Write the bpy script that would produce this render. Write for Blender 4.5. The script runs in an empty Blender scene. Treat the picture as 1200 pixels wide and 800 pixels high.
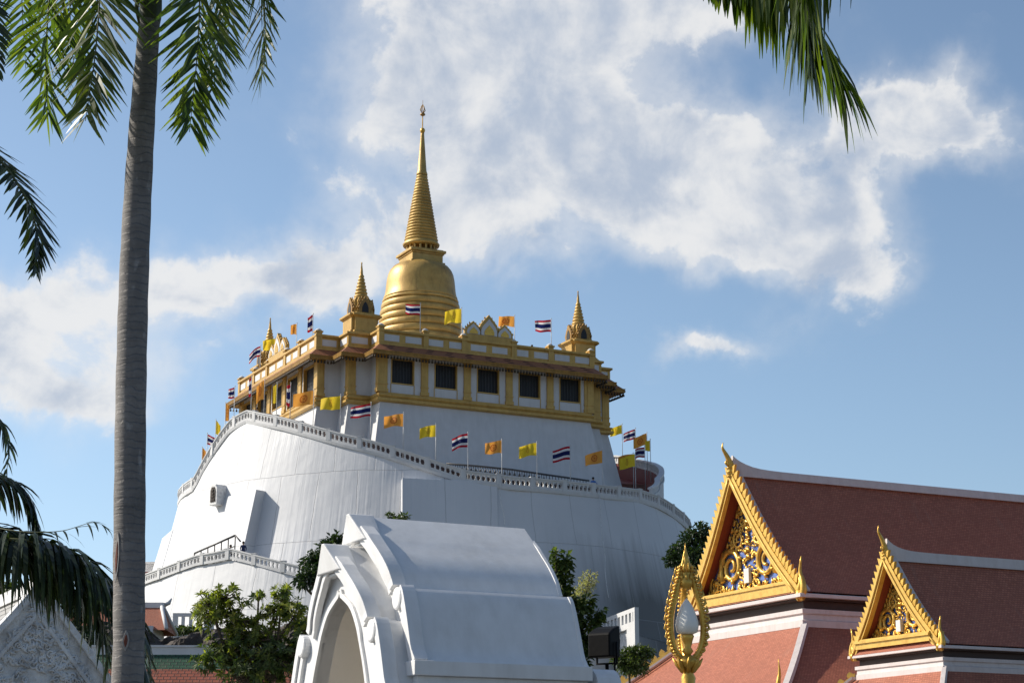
import bpy, bmesh, math, random
from mathutils import Vector, Matrix, noise as mnoise

V = Vector
PI = math.pi
sc = bpy.context.scene
COL = sc.collection
random.seed(7)

# ------------------------------------------------------------------ camera
PITCH = math.radians(14.0)
FPX = 2250.0                      # focal length in pixels of a 1200 px wide picture
CAM = V((0.0, 0.0, 1.6))
cam_data = bpy.data.cameras.new('camera')
cam_data.sensor_width = 36.0
cam_data.lens = 36.0 * FPX / 1200.0
cam_data.clip_start = 0.1
cam_data.clip_end = 6000.0
cam = bpy.data.objects.new('camera', cam_data)
COL.objects.link(cam)
cam.location = CAM
cam.rotation_euler = (PI / 2 + PITCH, 0, 0)
sc.camera = cam
CF = V((0, math.cos(PITCH), math.sin(PITCH)))
CU = V((0, -math.sin(PITCH), math.cos(PITCH)))
CR = V((1, 0, 0))

# ------------------------------------------------------------------ sky, sun, exposure
SUN_AZ = 79.0        # degrees to the left of straight ahead
SUN_EL = 36.0
SKY_STRENGTH = 0.1
w = bpy.data.worlds.new('World')
sc.world = w
w.use_nodes = True
wn, wl = w.node_tree.nodes, w.node_tree.links
wn.clear()
w_out = wn.new('ShaderNodeOutputWorld')
w_bg = wn.new('ShaderNodeBackground')
w_bg.inputs['Strength'].default_value = SKY_STRENGTH
wl.new(w_bg.outputs[0], w_out.inputs[0])
sky = wn.new('ShaderNodeTexSky')
sky.sky_type = 'NISHITA'
sky.sun_disc = False
sky.sun_elevation = math.radians(SUN_EL)
sky.sun_rotation = math.radians(-SUN_AZ)
sky.air_density = 1.0
sky.dust_density = 1.6
sky.ozone_density = 2.5
wtc = wn.new('ShaderNodeTexCoord')


def wmath(op, a, b=None, c=None, clamp=False):
    n = wn.new('ShaderNodeMath')
    n.operation = op
    n.use_clamp = clamp
    for i, x in enumerate((a, b, c)):
        if x is None:
            continue
        if isinstance(x, (int, float)):
            n.inputs[i].default_value = x
        else:
            wl.new(x, n.inputs[i])
    return n.outputs[0]


def wdot(vec):
    n = wn.new('ShaderNodeVectorMath')
    n.operation = 'DOT_PRODUCT'
    wl.new(wtc.outputs['Generated'], n.inputs[0])
    n.inputs[1].default_value = vec
    return n.outputs['Value']


def wnoise(scale, detail, rough, off=(0, 0, 0), distort=0.0):
    m = wn.new('ShaderNodeVectorMath')
    m.operation = 'ADD'
    wl.new(wtc.outputs['Generated'], m.inputs[0])
    m.inputs[1].default_value = off
    n = wn.new('ShaderNodeTexNoise')
    n.inputs['Scale'].default_value = scale
    n.inputs['Detail'].default_value = detail
    n.inputs['Roughness'].default_value = rough
    n.inputs['Distortion'].default_value = distort
    wl.new(m.outputs[0], n.inputs['Vector'])
    return n.outputs['Fac']


# cloud banks: (azimuth-like u, elevation-like v, radius u, radius v, weight) in hundredths of a radian-like unit
# measured about the compass bearing the photograph faces
CLOUDS = [
    (520, 40, 105, 60, .85), (470, 110, 95, 60, .8), (440, 165, 70, 35, .6), (620, 30, 120, 60, .8), (720, 40, 110, 50, .6),
    (640, 120, 110, 60, .8), (600, 190, 80, 60, .75), (700, 170, 110, 70, .8), (800, 150, 90, 50, .85), (780, 230, 120, 55, .8),
    (880, 200, 100, 50, .7), (860, 290, 110, 35, .85), (960, 270, 95, 50, .9), (990, 320, 70, 35, .7), (1000, 180, 100, 40, .55),
    (1080, 125, 85, 50, .95), (1120, 150, 70, 45, .7), (1030, 150, 60, 50, .5), (440, 250, 100, 45, .65), (560, 260, 80, 55, .7), (640, 290, 70, 40, .6),
    (400, 320, 110, 40, .65), (230, 340, 85, 40, .8), (150, 360, 90, 40, .55), (40, 400, 120, 65, .8), (300, 330, 90, 40, .55), (120, 470, 110, 30, .45), (180, 430, 60, 25, .6), (-40, 380, 80, 50, .8), (60, 470, 90, 40, .5),
    (830, 412, 62, 16, .85), (920, 380, 50, 22, .3),
    (860, 10, 90, 40, .55), (560, -60, 220, 60, .8), (-140, 300, 90, 60, .7), (1350, 220, 90, 60, .7), (1420, 420, 110, 50, .7),
]
EZ_ = (0, 0, 1)
wa, wb, wc = wdot(CR), wdot(CU), wdot(CF)
wc_safe = wmath('MAXIMUM', wc, 0.05)
wu = wmath('DIVIDE', wa, wc_safe)
wv = wmath('DIVIDE', wb, wc_safe)
# ragged outlines: push the lookup about with noise
wob1 = wmath('MULTIPLY', wmath('SUBTRACT', wnoise(26, 5, .55, (3, 1, 0)), .5), .055)
wob2 = wmath('MULTIPLY', wmath('SUBTRACT', wnoise(26, 5, .55, (0, 7, 2)), .5), .045)
wu2, wv2 = wmath('ADD', wu, wob1), wmath('ADD', wv, wob2)
dens = None
for (px, py, rx, ry, amp) in CLOUDS:
    du = wmath('MULTIPLY', wmath('SUBTRACT', wu2, (px - 600) / FPX), FPX / rx)
    dv = wmath('MULTIPLY', wmath('SUBTRACT', wv2, (400 - py) / FPX), FPX / ry)
    q = wmath('ADD', wmath('MULTIPLY', du, du), wmath('MULTIPLY', dv, dv))
    g = wmath('MULTIPLY', wmath('EXPONENT', wmath('MULTIPLY', q, -1.0)), amp)
    dens = g if dens is None else wmath('ADD', dens, g)
front = wmath('GREATER_THAN', wc, 0.05)
dens = wmath('MULTIPLY', wmath('MINIMUM', dens, 1.25), front)
fine = wmath('SUBTRACT', wnoise(19, 9, .58, (0, 0, 0), .25), .5)
_so = (CR * -.8 + CU * .6) * -.016
fine_s = wmath('SUBTRACT', wnoise(19, 9, .58, tuple(_so), .25), .5)
fine2 = wmath('SUBTRACT', wnoise(55, 6, .6, (5, 2, 0)), .5)
cov = wmath('ADD', dens, wmath('ADD', wmath('MULTIPLY', fine, 2.4), wmath('MULTIPLY', fine2, .45)))
mr = wn.new('ShaderNodeMapRange')
mr.interpolation_type = 'SMOOTHSTEP'
mr.inputs['From Min'].default_value = .36
mr.inputs['From Max'].default_value = .94
wl.new(cov, mr.inputs['Value'])
veil = wn.new('ShaderNodeMapRange')
veil.interpolation_type = 'SMOOTHSTEP'
veil.inputs['From Min'].default_value = .02
veil.inputs['From Max'].default_value = .95
wl.new(wmath('ADD', dens, wmath('MULTIPLY', fine, .8)), veil.inputs['Value'])
both = wmath('MAXIMUM', wmath('MULTIPLY', mr.outputs[0], .93), wmath('MULTIPLY', veil.outputs[0], .58))
cl_fac = wmath('MULTIPLY', wmath('GREATER_THAN', dens, .004), both)
thick = wn.new('ShaderNodeMapRange')
thick.interpolation_type = 'SMOOTHSTEP'
thick.inputs['From Min'].default_value = .55
thick.inputs['From Max'].default_value = 1.6
wl.new(cov, thick.inputs['Value'])
# brighter and greyer parts of the cloud
cshade = wmath('ADD', wmath('MULTIPLY', wmath('SUBTRACT', wnoise(9, 5, .5, (1, 3, 8)), .5), 1.0), wmath('MULTIPLY', wmath('SUBTRACT', fine, fine_s), 2.2))
cshade = wmath('ADD', cshade, wmath('SUBTRACT', .72, wmath('MULTIPLY', thick.outputs[0], .52)))
cmr = wn.new('ShaderNodeMapRange')
cmr.interpolation_type = 'SMOOTHSTEP'
cmr.inputs['From Min'].default_value = .05
cmr.inputs['From Max'].default_value = .80
wl.new(cshade, cmr.inputs['Value'])
cmix = wn.new('ShaderNodeMix')
cmix.data_type = 'RGBA'
wl.new(cmr.outputs[0], cmix.inputs['Factor'])
CLOUD_LO = (3.9, 4.5, 5.5, 1)
CLOUD_HI = (7.2, 7.2, 7.2, 1)
cmix.inputs['A'].default_value = CLOUD_LO
cmix.inputs['B'].default_value = CLOUD_HI
smix = wn.new('ShaderNodeMix')
smix.data_type = 'RGBA'
wl.new(cl_fac, smix.inputs['Factor'])
# bright hazy air low in the sky, strongest on the sun's side
_wz = wmath('MAXIMUM', wdot(EZ_), 0.0)
_side = wmath('POWER', wmath('MULTIPLY_ADD', wdot((-.78, .62, 0)), .5, .5), 2.4)
_low = wmath('MULTIPLY', wmath('EXPONENT', wmath('MULTIPLY', _wz, -3.0)), _side)
hz = wn.new('ShaderNodeVectorMath')
hz.operation = 'MULTIPLY_ADD'
hz.inputs[0].default_value = (2.7, 4.35, 6.1)
hzf = wn.new('ShaderNodeCombineXYZ')
for _i in range(3):
    wl.new(_low, hzf.inputs[_i])
wl.new(hzf.outputs[0], hz.inputs[1])
wl.new(sky.outputs[0], hz.inputs[2])
wl.new(hz.outputs[0], smix.inputs['A'])
wl.new(cmix.outputs['Result'], smix.inputs['B'])
wl.new(smix.outputs['Result'], w_bg.inputs['Color'])

sun_data = bpy.data.lights.new('sun', 'SUN')
sun_data.energy = 5.0
sun_data.angle = math.radians(0.5)
sun_data.color = (1.0, 0.93, 0.82)
sun = bpy.data.objects.new('sun', sun_data)
COL.objects.link(sun)
_az, _el = math.radians(SUN_AZ), math.radians(SUN_EL)
SUN_DIR = V((-math.sin(_az) * math.cos(_el), math.cos(_az) * math.cos(_el), math.sin(_el)))
sun.rotation_euler = SUN_DIR.to_track_quat('Z', 'Y').to_euler()
sun.location = (-60, 20, 90)

vs = sc.view_settings
vs.view_transform = 'Standard'
vs.look = 'None'
vs.gamma = 1.0
vs.use_curve_mapping = False
vs.exposure = 0.24
sc.cycles.max_bounces = 6
sc.cycles.use_denoising = True

# ------------------------------------------------------------------ helpers
E1 = V((math.sin(math.radians(63.5)), math.cos(math.radians(63.5)), 0))
E2 = V((-E1.y, E1.x, 0))
EZ = V((0, 0, 1))


def ray(px, py):
    d = CR * ((px - 600) / FPX) + CU * ((400 - py) / FPX) + CF
    return d / d.y


def P(px, py, Y):
    """the point of the sight line through a place in the photograph that lies Y metres ahead"""
    return CAM + ray(px, py) * Y


def frame(origin, a=E1, b=E2):
    o = V(origin)
    return lambda u, v, z: o + a * u + b * v + EZ * z


ORG = {}


class MB:
    def __init__(s):
        s.v, s.f, s.uv, s.mi, s.sm = [], [], [], [], []

    def add(s, verts, faces, uvs=None, m=0, smooth=False):
        k = len(s.v)
        s.v += [V(p) for p in verts]
        for i, fc in enumerate(faces):
            s.f.append([k + j for j in fc])
            s.uv.append(uvs[i] if uvs else None)
            s.mi.append(m)
            s.sm.append(smooth)

    def quad(s, a, b, c, d, uv=None, m=0):
        s.add([a, b, c, d], [(0, 1, 2, 3)], [uv] if uv else None, m)

    def poly(s, pts, m=0):
        s.add(pts, [tuple(range(len(pts)))], None, m)

    def fbox(s, F, u0, u1, v0, v1, z0, z1, m=0):
        p = [F(u, v, z) for z in (z0, z1) for (u, v) in ((u0, v0), (u1, v0), (u1, v1), (u0, v1))]
        s.add(p, [(0, 3, 2, 1), (4, 5, 6, 7), (0, 1, 5, 4), (1, 2, 6, 5), (2, 3, 7, 6), (3, 0, 4, 7)], None, m)

    def loft(s, rings, closed=True, cap0=False, cap1=False, m=0, smooth=False, uvs=None):
        n = len(rings[0])
        vv, ff, uu = [], [], []
        for r in rings:
            vv += r
        for i in range(len(rings) - 1):
            for j in range(n if closed else n - 1):
                j2 = (j + 1) % n
                ff.append((i * n + j, i * n + j2, (i + 1) * n + j2, (i + 1) * n + j))
                if uvs:
                    uu.append([uvs[i][j], uvs[i][j2] if j2 or not closed else uvs[i][n], uvs[i + 1][j2] if j2 or not closed else uvs[i + 1][n], uvs[i + 1][j]])
        if cap0:
            ff.append(tuple(range(n - 1, -1, -1)))
            uu.append(None)
        if cap1:
            ff.append(tuple(range((len(rings) - 1) * n, len(rings) * n)))
            uu.append(None)
        s.add(vv, ff, uu if uvs else None, m, smooth)

    def lathe(s, c, prof, n=24, m=0, smooth=True, ph=0.0, cap=True):
        c = V(c)
        rings = [[c + V((r * math.cos(2 * PI * k / n + ph), r * math.sin(2 * PI * k / n + ph), z)) for k in range(n)] for (r, z) in prof]
        s.loft(rings, True, cap, cap, m, smooth)

    def tube(s, pts, rads, n=8, m=0, smooth=True, flat=None):
        pts = [V(p) for p in pts]
        if isinstance(rads, (int, float)):
            rads = [rads] * len(pts)
        t0 = (pts[1] - pts[0]).normalized()
        ref = V((0, 0, 1)) if abs(t0.z) < .9 else V((1, 0, 0))
        if flat is not None:
            ref = flat
        nrm = (ref - t0 * ref.dot(t0)).normalized()
        rings = []
        for i, p in enumerate(pts):
            t = (pts[min(i + 1, len(pts) - 1)] - pts[max(i - 1, 0)]).normalized()
            nrm = nrm - t * nrm.dot(t)
            if nrm.length < 1e-5:
                nrm = t.orthogonal()
            nrm.normalize()
            bn = t.cross(nrm)
            rings.append([p + (nrm * math.cos(2 * PI * k / n) + bn * math.sin(2 * PI * k / n)) * rads[i] for k in range(n)])
        s.loft(rings, True, True, True, m, smooth)

    def prism(s, pts, off, m=0):
        n = len(pts)
        pts = [V(p) for p in pts]
        off = V(off)
        s.add(pts + [p + off for p in pts],
              [tuple(range(n)), tuple(range(2 * n - 1, n - 1, -1))] + [(i, n + i, n + (i + 1) % n, (i + 1) % n) for i in range(n)], None, m)

    def build(s, name, mats, parent=None, local=False, bevel=0.0, fix=True):
        if not isinstance(mats, (list, tuple)):
            mats = [mats]
        org = V((0, 0, 0)) if local or parent is None else ORG.get(parent.name, V((0, 0, 0)))
        me = bpy.data.meshes.new(name)
        me.from_pydata([tuple(p - org) for p in s.v], [], s.f)
        for mt in mats:
            me.materials.append(mt)
        if any(u is not None for u in s.uv):
            lay = me.uv_layers.new(name='UVMap')
            li = 0
            for k, fc in enumerate(s.f):
                u = s.uv[k]
                for j in range(len(fc)):
                    if u is not None:
                        lay.data[li + j].uv = (u[j][0], u[j][1])
                li += len(fc)
        for k, p in enumerate(me.polygons):
            p.material_index = s.mi[k]
            p.use_smooth = s.sm[k]
        if fix:
            bm = bmesh.new()
            bm.from_mesh(me)
            bmesh.ops.recalc_face_normals(bm, faces=bm.faces)
            bm.to_mesh(me)
            bm.free()
        me.update()
        o = bpy.data.objects.new(name, me)
        COL.objects.link(o)
        if parent is not None:
            o.parent = parent
            ORG[o.name] = org
        if bevel > 0:
            b = o.modifiers.new('bevel', 'BEVEL')
            b.width = bevel
            b.segments = 2
            b.limit_method = 'ANGLE'
        return o


def tag(o, label, cat, group=None):
    o['label'] = label
    o['category'] = cat
    if group:
        o['group'] = group
    return o


def thing(name, label, cat, loc, group=None):
    o = bpy.data.objects.new(name, None)
    o.empty_display_size = .5
    COL.objects.link(o)
    o.location = loc
    ORG[o.name] = V(loc)
    return tag(o, label, cat, group)


def struct(o, kind='structure'):
    o['kind'] = kind
    return o


# ------------------------------------------------------------------ materials
def new_mat(name, rough=.7, metal=0.0, spec=.4):
    m = bpy.data.materials.new(name)
    m.use_nodes = True
    nt = m.node_tree
    b = nt.nodes['Principled BSDF']
    b.inputs['Roughness'].default_value = rough
    b.inputs['Metallic'].default_value = metal
    b.inputs['Specular IOR Level'].default_value = spec
    return m, nt, b


def nd(nt, typ, **kw):
    n = nt.nodes.new(typ)
    for k, x in kw.items():
        if k in n.inputs:
            n.inputs[k].default_value = x
        else:
            setattr(n, k, x)
    return n


def ramp(nt, fac, stops, interp='LINEAR'):
    r = nt.nodes.new('ShaderNodeValToRGB')
    r.color_ramp.interpolation = interp
    e = r.color_ramp.elements
    while len(e) > 1:
        e.remove(e[-1])
    e[0].position, e[0].color = stops[0][0], (*stops[0][1], 1)
    for p, c in stops[1:]:
        x = e.new(p)
        x.color = (*c, 1)
    nt.links.new(fac, r.inputs['Fac'])
    return r.outputs['Color']


def mixc(nt, fac, a, b, mode='MIX'):
    n = nt.nodes.new('ShaderNodeMix')
    n.data_type = 'RGBA'
    n.blend_type = mode
    for key, x in (('Factor', fac), ('A', a), ('B', b)):
        if isinstance(x, (int, float)):
            n.inputs[key].default_value = x
        elif isinstance(x, tuple):
            n.inputs[key].default_value = (*x, 1) if len(x) == 3 else x
        else:
            nt.links.new(x, n.inputs[key])
    return n.outputs['Result']


def math_n(nt, op, a, b=None, clamp=False):
    n = nt.nodes.new('ShaderNodeMath')
    n.operation = op
    n.use_clamp = clamp
    for i, x in enumerate((a, b)):
        if x is None:
            continue
        if isinstance(x, (int, float)):
            n.inputs[i].default_value = x
        else:
            nt.links.new(x, n.inputs[i])
    return n.outputs[0]


def coords(nt, kind='Object', scale=(1, 1, 1), loc=(0, 0, 0)):
    t = nt.nodes.new('ShaderNodeTexCoord')
    mp = nt.nodes.new('ShaderNodeMapping')
    mp.inputs['Scale'].default_value = scale
    mp.inputs['Location'].default_value = loc
    nt.links.new(t.outputs[kind], mp.inputs['Vector'])
    return mp.outputs[0]


def noise(nt, vec, scale, detail=4, rough=.55, dist=0.0):
    n = nd(nt, 'ShaderNodeTexNoise', Scale=scale, Detail=detail, Roughness=rough, Distortion=dist)
    nt.links.new(vec, n.inputs['Vector'])
    return n.outputs['Fac']


def bump(nt, b, h, strength=.3, dist=.05):
    n = nd(nt, 'ShaderNodeBump', Strength=strength, Distance=dist)
    nt.links.new(h, n.inputs['Height'])
    nt.links.new(n.outputs[0], b.inputs['Normal'])


def weathered(name, base, dirt, rough=.7, metal=0.0, scale=.8, amt=.5, bstr=.15, bscale=12, streak=True, spec=.35, bdist=.02):
    """painted or plastered surface: faint mottling, run-down streaks, small bumps"""
    m, nt, b = new_mat(name, rough, metal, spec)
    v1 = coords(nt, 'Object')
    v2 = coords(nt, 'Object', (1, 1, .12))
    n1 = noise(nt, v1, scale, 6, .6)
    n2 = noise(nt, v2, scale * 3, 5, .6)
    f = math_n(nt, 'MULTIPLY', n1, n2) if streak else math_n(nt, 'MULTIPLY', n1, n1)
    f = math_n(nt, 'MULTIPLY', math_n(nt, 'SUBTRACT', f, .16), 4.0 * amt, True)
    c = mixc(nt, f, base, dirt)
    nt.links.new(c, b.inputs['Base Color'])
    bump(nt, b, noise(nt, v1, bscale, 4, .6), bstr, bdist)
    return m


M = {}
M['white'] = weathered('white_plaster', (.62, .62, .62), (.48, .48, .47), .6, amt=.5)
M['gate_white'] = weathered('gate_plaster', (.74, .74, .735), (.50, .49, .47), .5, scale=1.4, amt=.42, bscale=7, bstr=.12)
M['cream'] = weathered('cream_plaster', (.80, .75, .67), (.68, .63, .56), .7, amt=.3)
M['gold_paint'] = weathered('gold_paint', (.55, .35, .10), (.32, .18, .045), .45, .25, scale=1.2, amt=.6, bscale=4)
M['gold_dark'] = weathered('aged_gold_paint', (.38, .22, .06), (.16, .09, .03), .5, .25, scale=1.5, amt=.8, bscale=4)
M['gilt'] = weathered('gilded_carving', (.72, .44, .09), (.40, .20, .03), .33, .55, scale=5, amt=.5, streak=False, bscale=30, bstr=.4, bdist=.01)
M['gilt_board'] = weathered('gilded_board', (.70, .45, .11), (.45, .25, .05), .4, .35, scale=4, amt=.5, streak=False, bscale=20)


def mosaic():
    m, nt, b = new_mat('gold_mosaic', .48, .3, .4)
    v1 = coords(nt, 'Object')
    v2 = coords(nt, 'Object', (1, 1, .2))
    n1 = noise(nt, v1, .35, 6, .65)
    n2 = noise(nt, v2, 1.6, 6, .7)
    c = ramp(nt, n1, [(.3, (.30, .18, .05)), (.55, (.50, .325, .095)), (.75, (.60, .42, .155))])
    f = math_n(nt, 'MULTIPLY', math_n(nt, 'SUBTRACT', n2, .52), 3.0, True)
    c = mixc(nt, f, c, (.17, .10, .035))
    nt.links.new(c, b.inputs['Base Color'])
    r = math_n(nt, 'ADD', math_n(nt, 'MULTIPLY', n1, .25), .33)
    nt.links.new(r, b.inputs['Roughness'])
    vo = nd(nt, 'ShaderNodeTexVoronoi', Scale=9.0)
    nt.links.new(v1, vo.inputs['Vector'])
    bump(nt, b, math_n(nt, 'ADD', vo.outputs['Distance'], math_n(nt, 'MULTIPLY', n2, 2.0)), .12, .05)
    return m


M['mosaic'] = mosaic()


def mount_white():
    """white-painted render in tall sheets: UV in metres (around, up)"""
    m, nt, b = new_mat('painted_mount_render', .55, 0, .3)
    uvc = coords(nt, 'UV')
    n_big = noise(nt, coords(nt, 'UV', (.06, .05, 1)), 1.0, 5, .6)
    streak = noise(nt, coords(nt, 'UV', (1.1, .06, 1)), 1.0, 7, .65)
    ripple = noise(nt, coords(nt, 'UV', (2.6, .07, 1)), 1.0, 3, .5, .3)
    warp = nd(nt, 'ShaderNodeVectorMath', operation='ADD')
    nz = nd(nt, 'ShaderNodeTexNoise', Scale=.25, Detail=4.0)
    nt.links.new(uvc, nz.inputs['Vector'])
    sub = nd(nt, 'ShaderNodeVectorMath', operation='MULTIPLY_ADD')
    nt.links.new(nz.outputs['Color'], sub.inputs[0])
    sub.inputs[1].default_value = (.5, .35, 0)
    nt.links.new(uvc, sub.inputs[2])
    br = nd(nt, 'ShaderNodeTexBrick', Scale=1.0)
    br.inputs['Mortar Size'].default_value = .045
    br.inputs['Mortar Smooth'].default_value = .6
    br.inputs['Brick Width'].default_value = 4.1
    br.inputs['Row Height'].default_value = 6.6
    br.offset = 0.37
    nt.links.new(sub.outputs[0], br.inputs['Vector'])
    seam = br.outputs['Fac']
    c = ramp(nt, n_big, [(.3, (.57, .575, .585)), (.6, (.65, .655, .665)), (.8, (.69, .69, .695))])
    f = math_n(nt, 'MULTIPLY', math_n(nt, 'SUBTRACT', streak, .58), .8, True)
    c = mixc(nt, f, c, (.47, .46, .44))
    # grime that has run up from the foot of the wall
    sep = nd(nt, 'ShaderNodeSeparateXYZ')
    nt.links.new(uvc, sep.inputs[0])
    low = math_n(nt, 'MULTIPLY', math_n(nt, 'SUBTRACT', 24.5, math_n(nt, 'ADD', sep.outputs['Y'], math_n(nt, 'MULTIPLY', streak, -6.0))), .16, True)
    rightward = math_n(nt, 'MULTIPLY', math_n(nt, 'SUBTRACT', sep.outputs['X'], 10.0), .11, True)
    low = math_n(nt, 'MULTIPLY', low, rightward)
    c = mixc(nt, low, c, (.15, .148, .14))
    c = mixc(nt, math_n(nt, 'MULTIPLY', seam, .6), c, (.34, .34, .34))
    nt.links.new(c, b.inputs['Base Color'])
    h = math_n(nt, 'ADD', math_n(nt, 'MULTIPLY', ripple, math_n(nt, 'MULTIPLY', math_n(nt, 'SUBTRACT', n_big, .38), 6.0, True)), math_n(nt, 'MULTIPLY', seam, -.6))
    h = math_n(nt, 'ADD', h, math_n(nt, 'MULTIPLY', n_big, 2.5))
    bump(nt, b, h, .38, .15)
    return m


M['mount'] = mount_white()


def tiles(name, c1, c2, bw=.19, rh=.14, mort=(.05, .02, .018), bstr=.6, offset=.5, rough=.65):
    m, nt, b = new_mat(name, rough, 0, .3)
    uvc = coords(nt, 'UV')
    br = nd(nt, 'ShaderNodeTexBrick', Scale=1.0)
    br.inputs['Mortar Size'].default_value = rh * .12
    br.inputs['Mortar Smooth'].default_value = .4
    br.inputs['Brick Width'].default_value = bw
    br.inputs['Row Height'].default_value = rh
    br.inputs['Color1'].default_value = (*c1, 1)
    br.inputs['Color2'].default_value = (*c2, 1)
    br.inputs['Mortar'].default_value = (*mort, 1)
    br.offset = offset
    nt.links.new(uvc, br.inputs['Vector'])
    n1 = noise(nt, uvc, 1.1, 6, .6)
    n2 = noise(nt, coords(nt, 'UV', (2.0, .35, 1)), 1.3, 5, .6)
    c = mixc(nt, math_n(nt, 'MULTIPLY', math_n(nt, 'SUBTRACT', n1, .42), 1.8, True), br.outputs['Color'], tuple(x * .58 for x in c1))
    c = mixc(nt, math_n(nt, 'MULTIPLY', math_n(nt, 'SUBTRACT', n2, .6), 1.5, True), c, (.33, .22, .17))
    nt.links.new(c, b.inputs['Base Color'])
    sep = nd(nt, 'ShaderNodeSeparateXYZ')
    nt.links.new(uvc, sep.inputs[0])
    saw = math_n(nt, 'FRACT', math_n(nt, 'DIVIDE', sep.outputs['Y'], rh))
    h = math_n(nt, 'SUBTRACT', math_n(nt, 'MULTIPLY', saw, -1.0), br.outputs['Fac'])
    bump(nt, b, h, bstr, .02)
    return m


M['tile_red'] = tiles('red_roof_tiles', (.46, .165, .098), (.33, .112, .066), .12, .085, (.20, .07, .045), .5)
M['tile_maroon'] = tiles('maroon_eave_tiles', (.40, .17, .08), (.33, .13, .06), .3, .25)
M['tile_green'] = tiles('green_roof_tiles', (.035, .10, .055), (.025, .075, .045), .20, .15, (.01, .02, .015))
M['tile_orange'] = tiles('orange_roof_tiles', (.34, .10, .06), (.27, .08, .045), .20, .15)
M['tile_grey'] = tiles('grey_roof_tiles', (.42, .41, .39), (.33, .32, .30), .16, .12, (.08, .08, .08))
M['dark_backing'] = weathered('opening_shade_brown', (.07, .045, .042), (.04, .03, .03), .7, amt=.5)
M['red_wall'] = weathered('red_painted_wall', (.20, .032, .028), (.10, .025, .025), .6, amt=.5)
M['soffit_red'] = weathered('red_painted_timber', (.26, .055, .03), (.16, .035, .02), .55, amt=.4, scale=3)
M['dark_gap'] = weathered('eave_gap_shade', (.05, .027, .02), (.02, .015, .014), .6, amt=.3)  # shade of the eave gaps put into a dark brown colour
M['pink_moulding'] = weathered('white_moulding_paint', (.60, .55, .53), (.45, .38, .35), .6, amt=.5, scale=2)
M['blue_glass'] = weathered('blue_mirror_mosaic', (.12, .20, .50), (.05, .07, .22), .25, .2, scale=4, amt=.6, streak=False, bscale=30)
M['black'] = weathered('black_housing', (.004, .004, .005), (.008, .008, .008), .55, amt=.3, spec=.12)
M['steel'] = weathered('dark_steel', (.10, .10, .10), (.06, .05, .05), .5, .6, amt=.4)
M['bell'] = weathered('tarnished_bronze', (.06, .045, .03), (.03, .025, .02), .5, .5, amt=.4)
M['pole'] = weathered('flagpole_paint', (.55, .55, .54), (.35, .34, .33), .45, .2, amt=.4)


def glassy(name, col, rough=.12):
    m, nt, b = new_mat(name, rough, 0, .5)
    n = noise(nt, coords(nt, 'Object', (1.5, 1.5, .1)), 3.0, 3)
    nt.links.new(ramp(nt, n, [(.4, col), (.65, tuple(x * 2.6 + .004 for x in col))]), b.inputs['Base Color'])
    return m


M['pane'] = glassy('dark_window_pane', (.004, .005, .007), .6)
M['interior'] = glassy('dark_interior', (.010, .009, .008), .6)
M['bulb'] = weathered('frosted_glass', (.86, .84, .78), (.70, .67, .6), .4, amt=.3, scale=6, bscale=14, bstr=.12)
M['stucco'] = weathered('grey_white_stucco', (.74, .74, .73), (.42, .42, .42), .7, scale=4, amt=.7, streak=False, bscale=16, bstr=.8, bdist=.05)
M['rock'] = weathered('dark_rock', (.085, .07, .06), (.03, .026, .024), .85, scale=.5, amt=.9, streak=False, bscale=2.5, bstr=.9, bdist=.3)
M['ground'] = weathered('paved_ground', (.12, .115, .105), (.07, .07, .06), .85, scale=.3, amt=.5, streak=False, bscale=6)
M['hill'] = weathered('scrubby_hillside', (.06, .075, .03), (.10, .085, .05), .9, scale=.25, amt=.9, streak=False, bscale=2, bstr=.8, bdist=.3)


def leaf_mat(name, dark, mid, light, rough=.45, trans=.35):
    m, nt, b = new_mat(name, rough, 0, .35)
    g = nd(nt, 'ShaderNodeNewGeometry')
    c = ramp(nt, g.outputs['Random Per Island'], [(.0, dark), (.55, mid), (1.0, light)])
    nt.links.new(c, b.inputs['Base Color'])
    tr = nd(nt, 'ShaderNodeBsdfTranslucent')
    tc = mixc(nt, 1.0, c, (1.5, 1.7, .55), 'MULTIPLY')
    nt.links.new(tc, tr.inputs['Color'])
    mx = nd(nt, 'ShaderNodeMixShader')
    mx.inputs[0].default_value = trans
    nt.links.new(b.outputs[0], mx.inputs[1])
    nt.links.new(tr.outputs[0], mx.inputs[2])
    out = nt.nodes['Material Output']
    nt.links.new(mx.outputs[0], out.inputs['Surface'])
    return m


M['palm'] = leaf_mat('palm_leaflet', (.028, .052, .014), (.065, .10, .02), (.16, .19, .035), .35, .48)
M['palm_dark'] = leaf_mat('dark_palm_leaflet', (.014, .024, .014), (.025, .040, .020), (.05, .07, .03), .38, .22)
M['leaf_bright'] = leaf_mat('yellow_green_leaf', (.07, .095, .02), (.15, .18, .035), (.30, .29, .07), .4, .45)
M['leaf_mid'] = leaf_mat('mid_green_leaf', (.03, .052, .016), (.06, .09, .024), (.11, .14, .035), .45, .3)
M['leaf_dark'] = leaf_mat('dark_green_leaf', (.012, .026, .012), (.02, .042, .018), (.04, .065, .022), .45, .25)
M['plume'] = leaf_mat('pale_dry_plume', (.24, .22, .15), (.32, .30, .21), (.40, .37, .27), .7, .4)
M['bark'] = weathered('brown_bark', (.11, .085, .06), (.05, .04, .03), .9, scale=3, amt=.6, bscale=14, bstr=.8, bdist=.03)
M['rachis'] = weathered('palm_leaf_stalk', (.09, .10, .035), (.06, .05, .025), .5, scale=3, amt=.4)
M['crownshaft'] = weathered('green_crownshaft', (.07, .085, .035), (.045, .05, .03), .4, scale=2, amt=.5)


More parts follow.
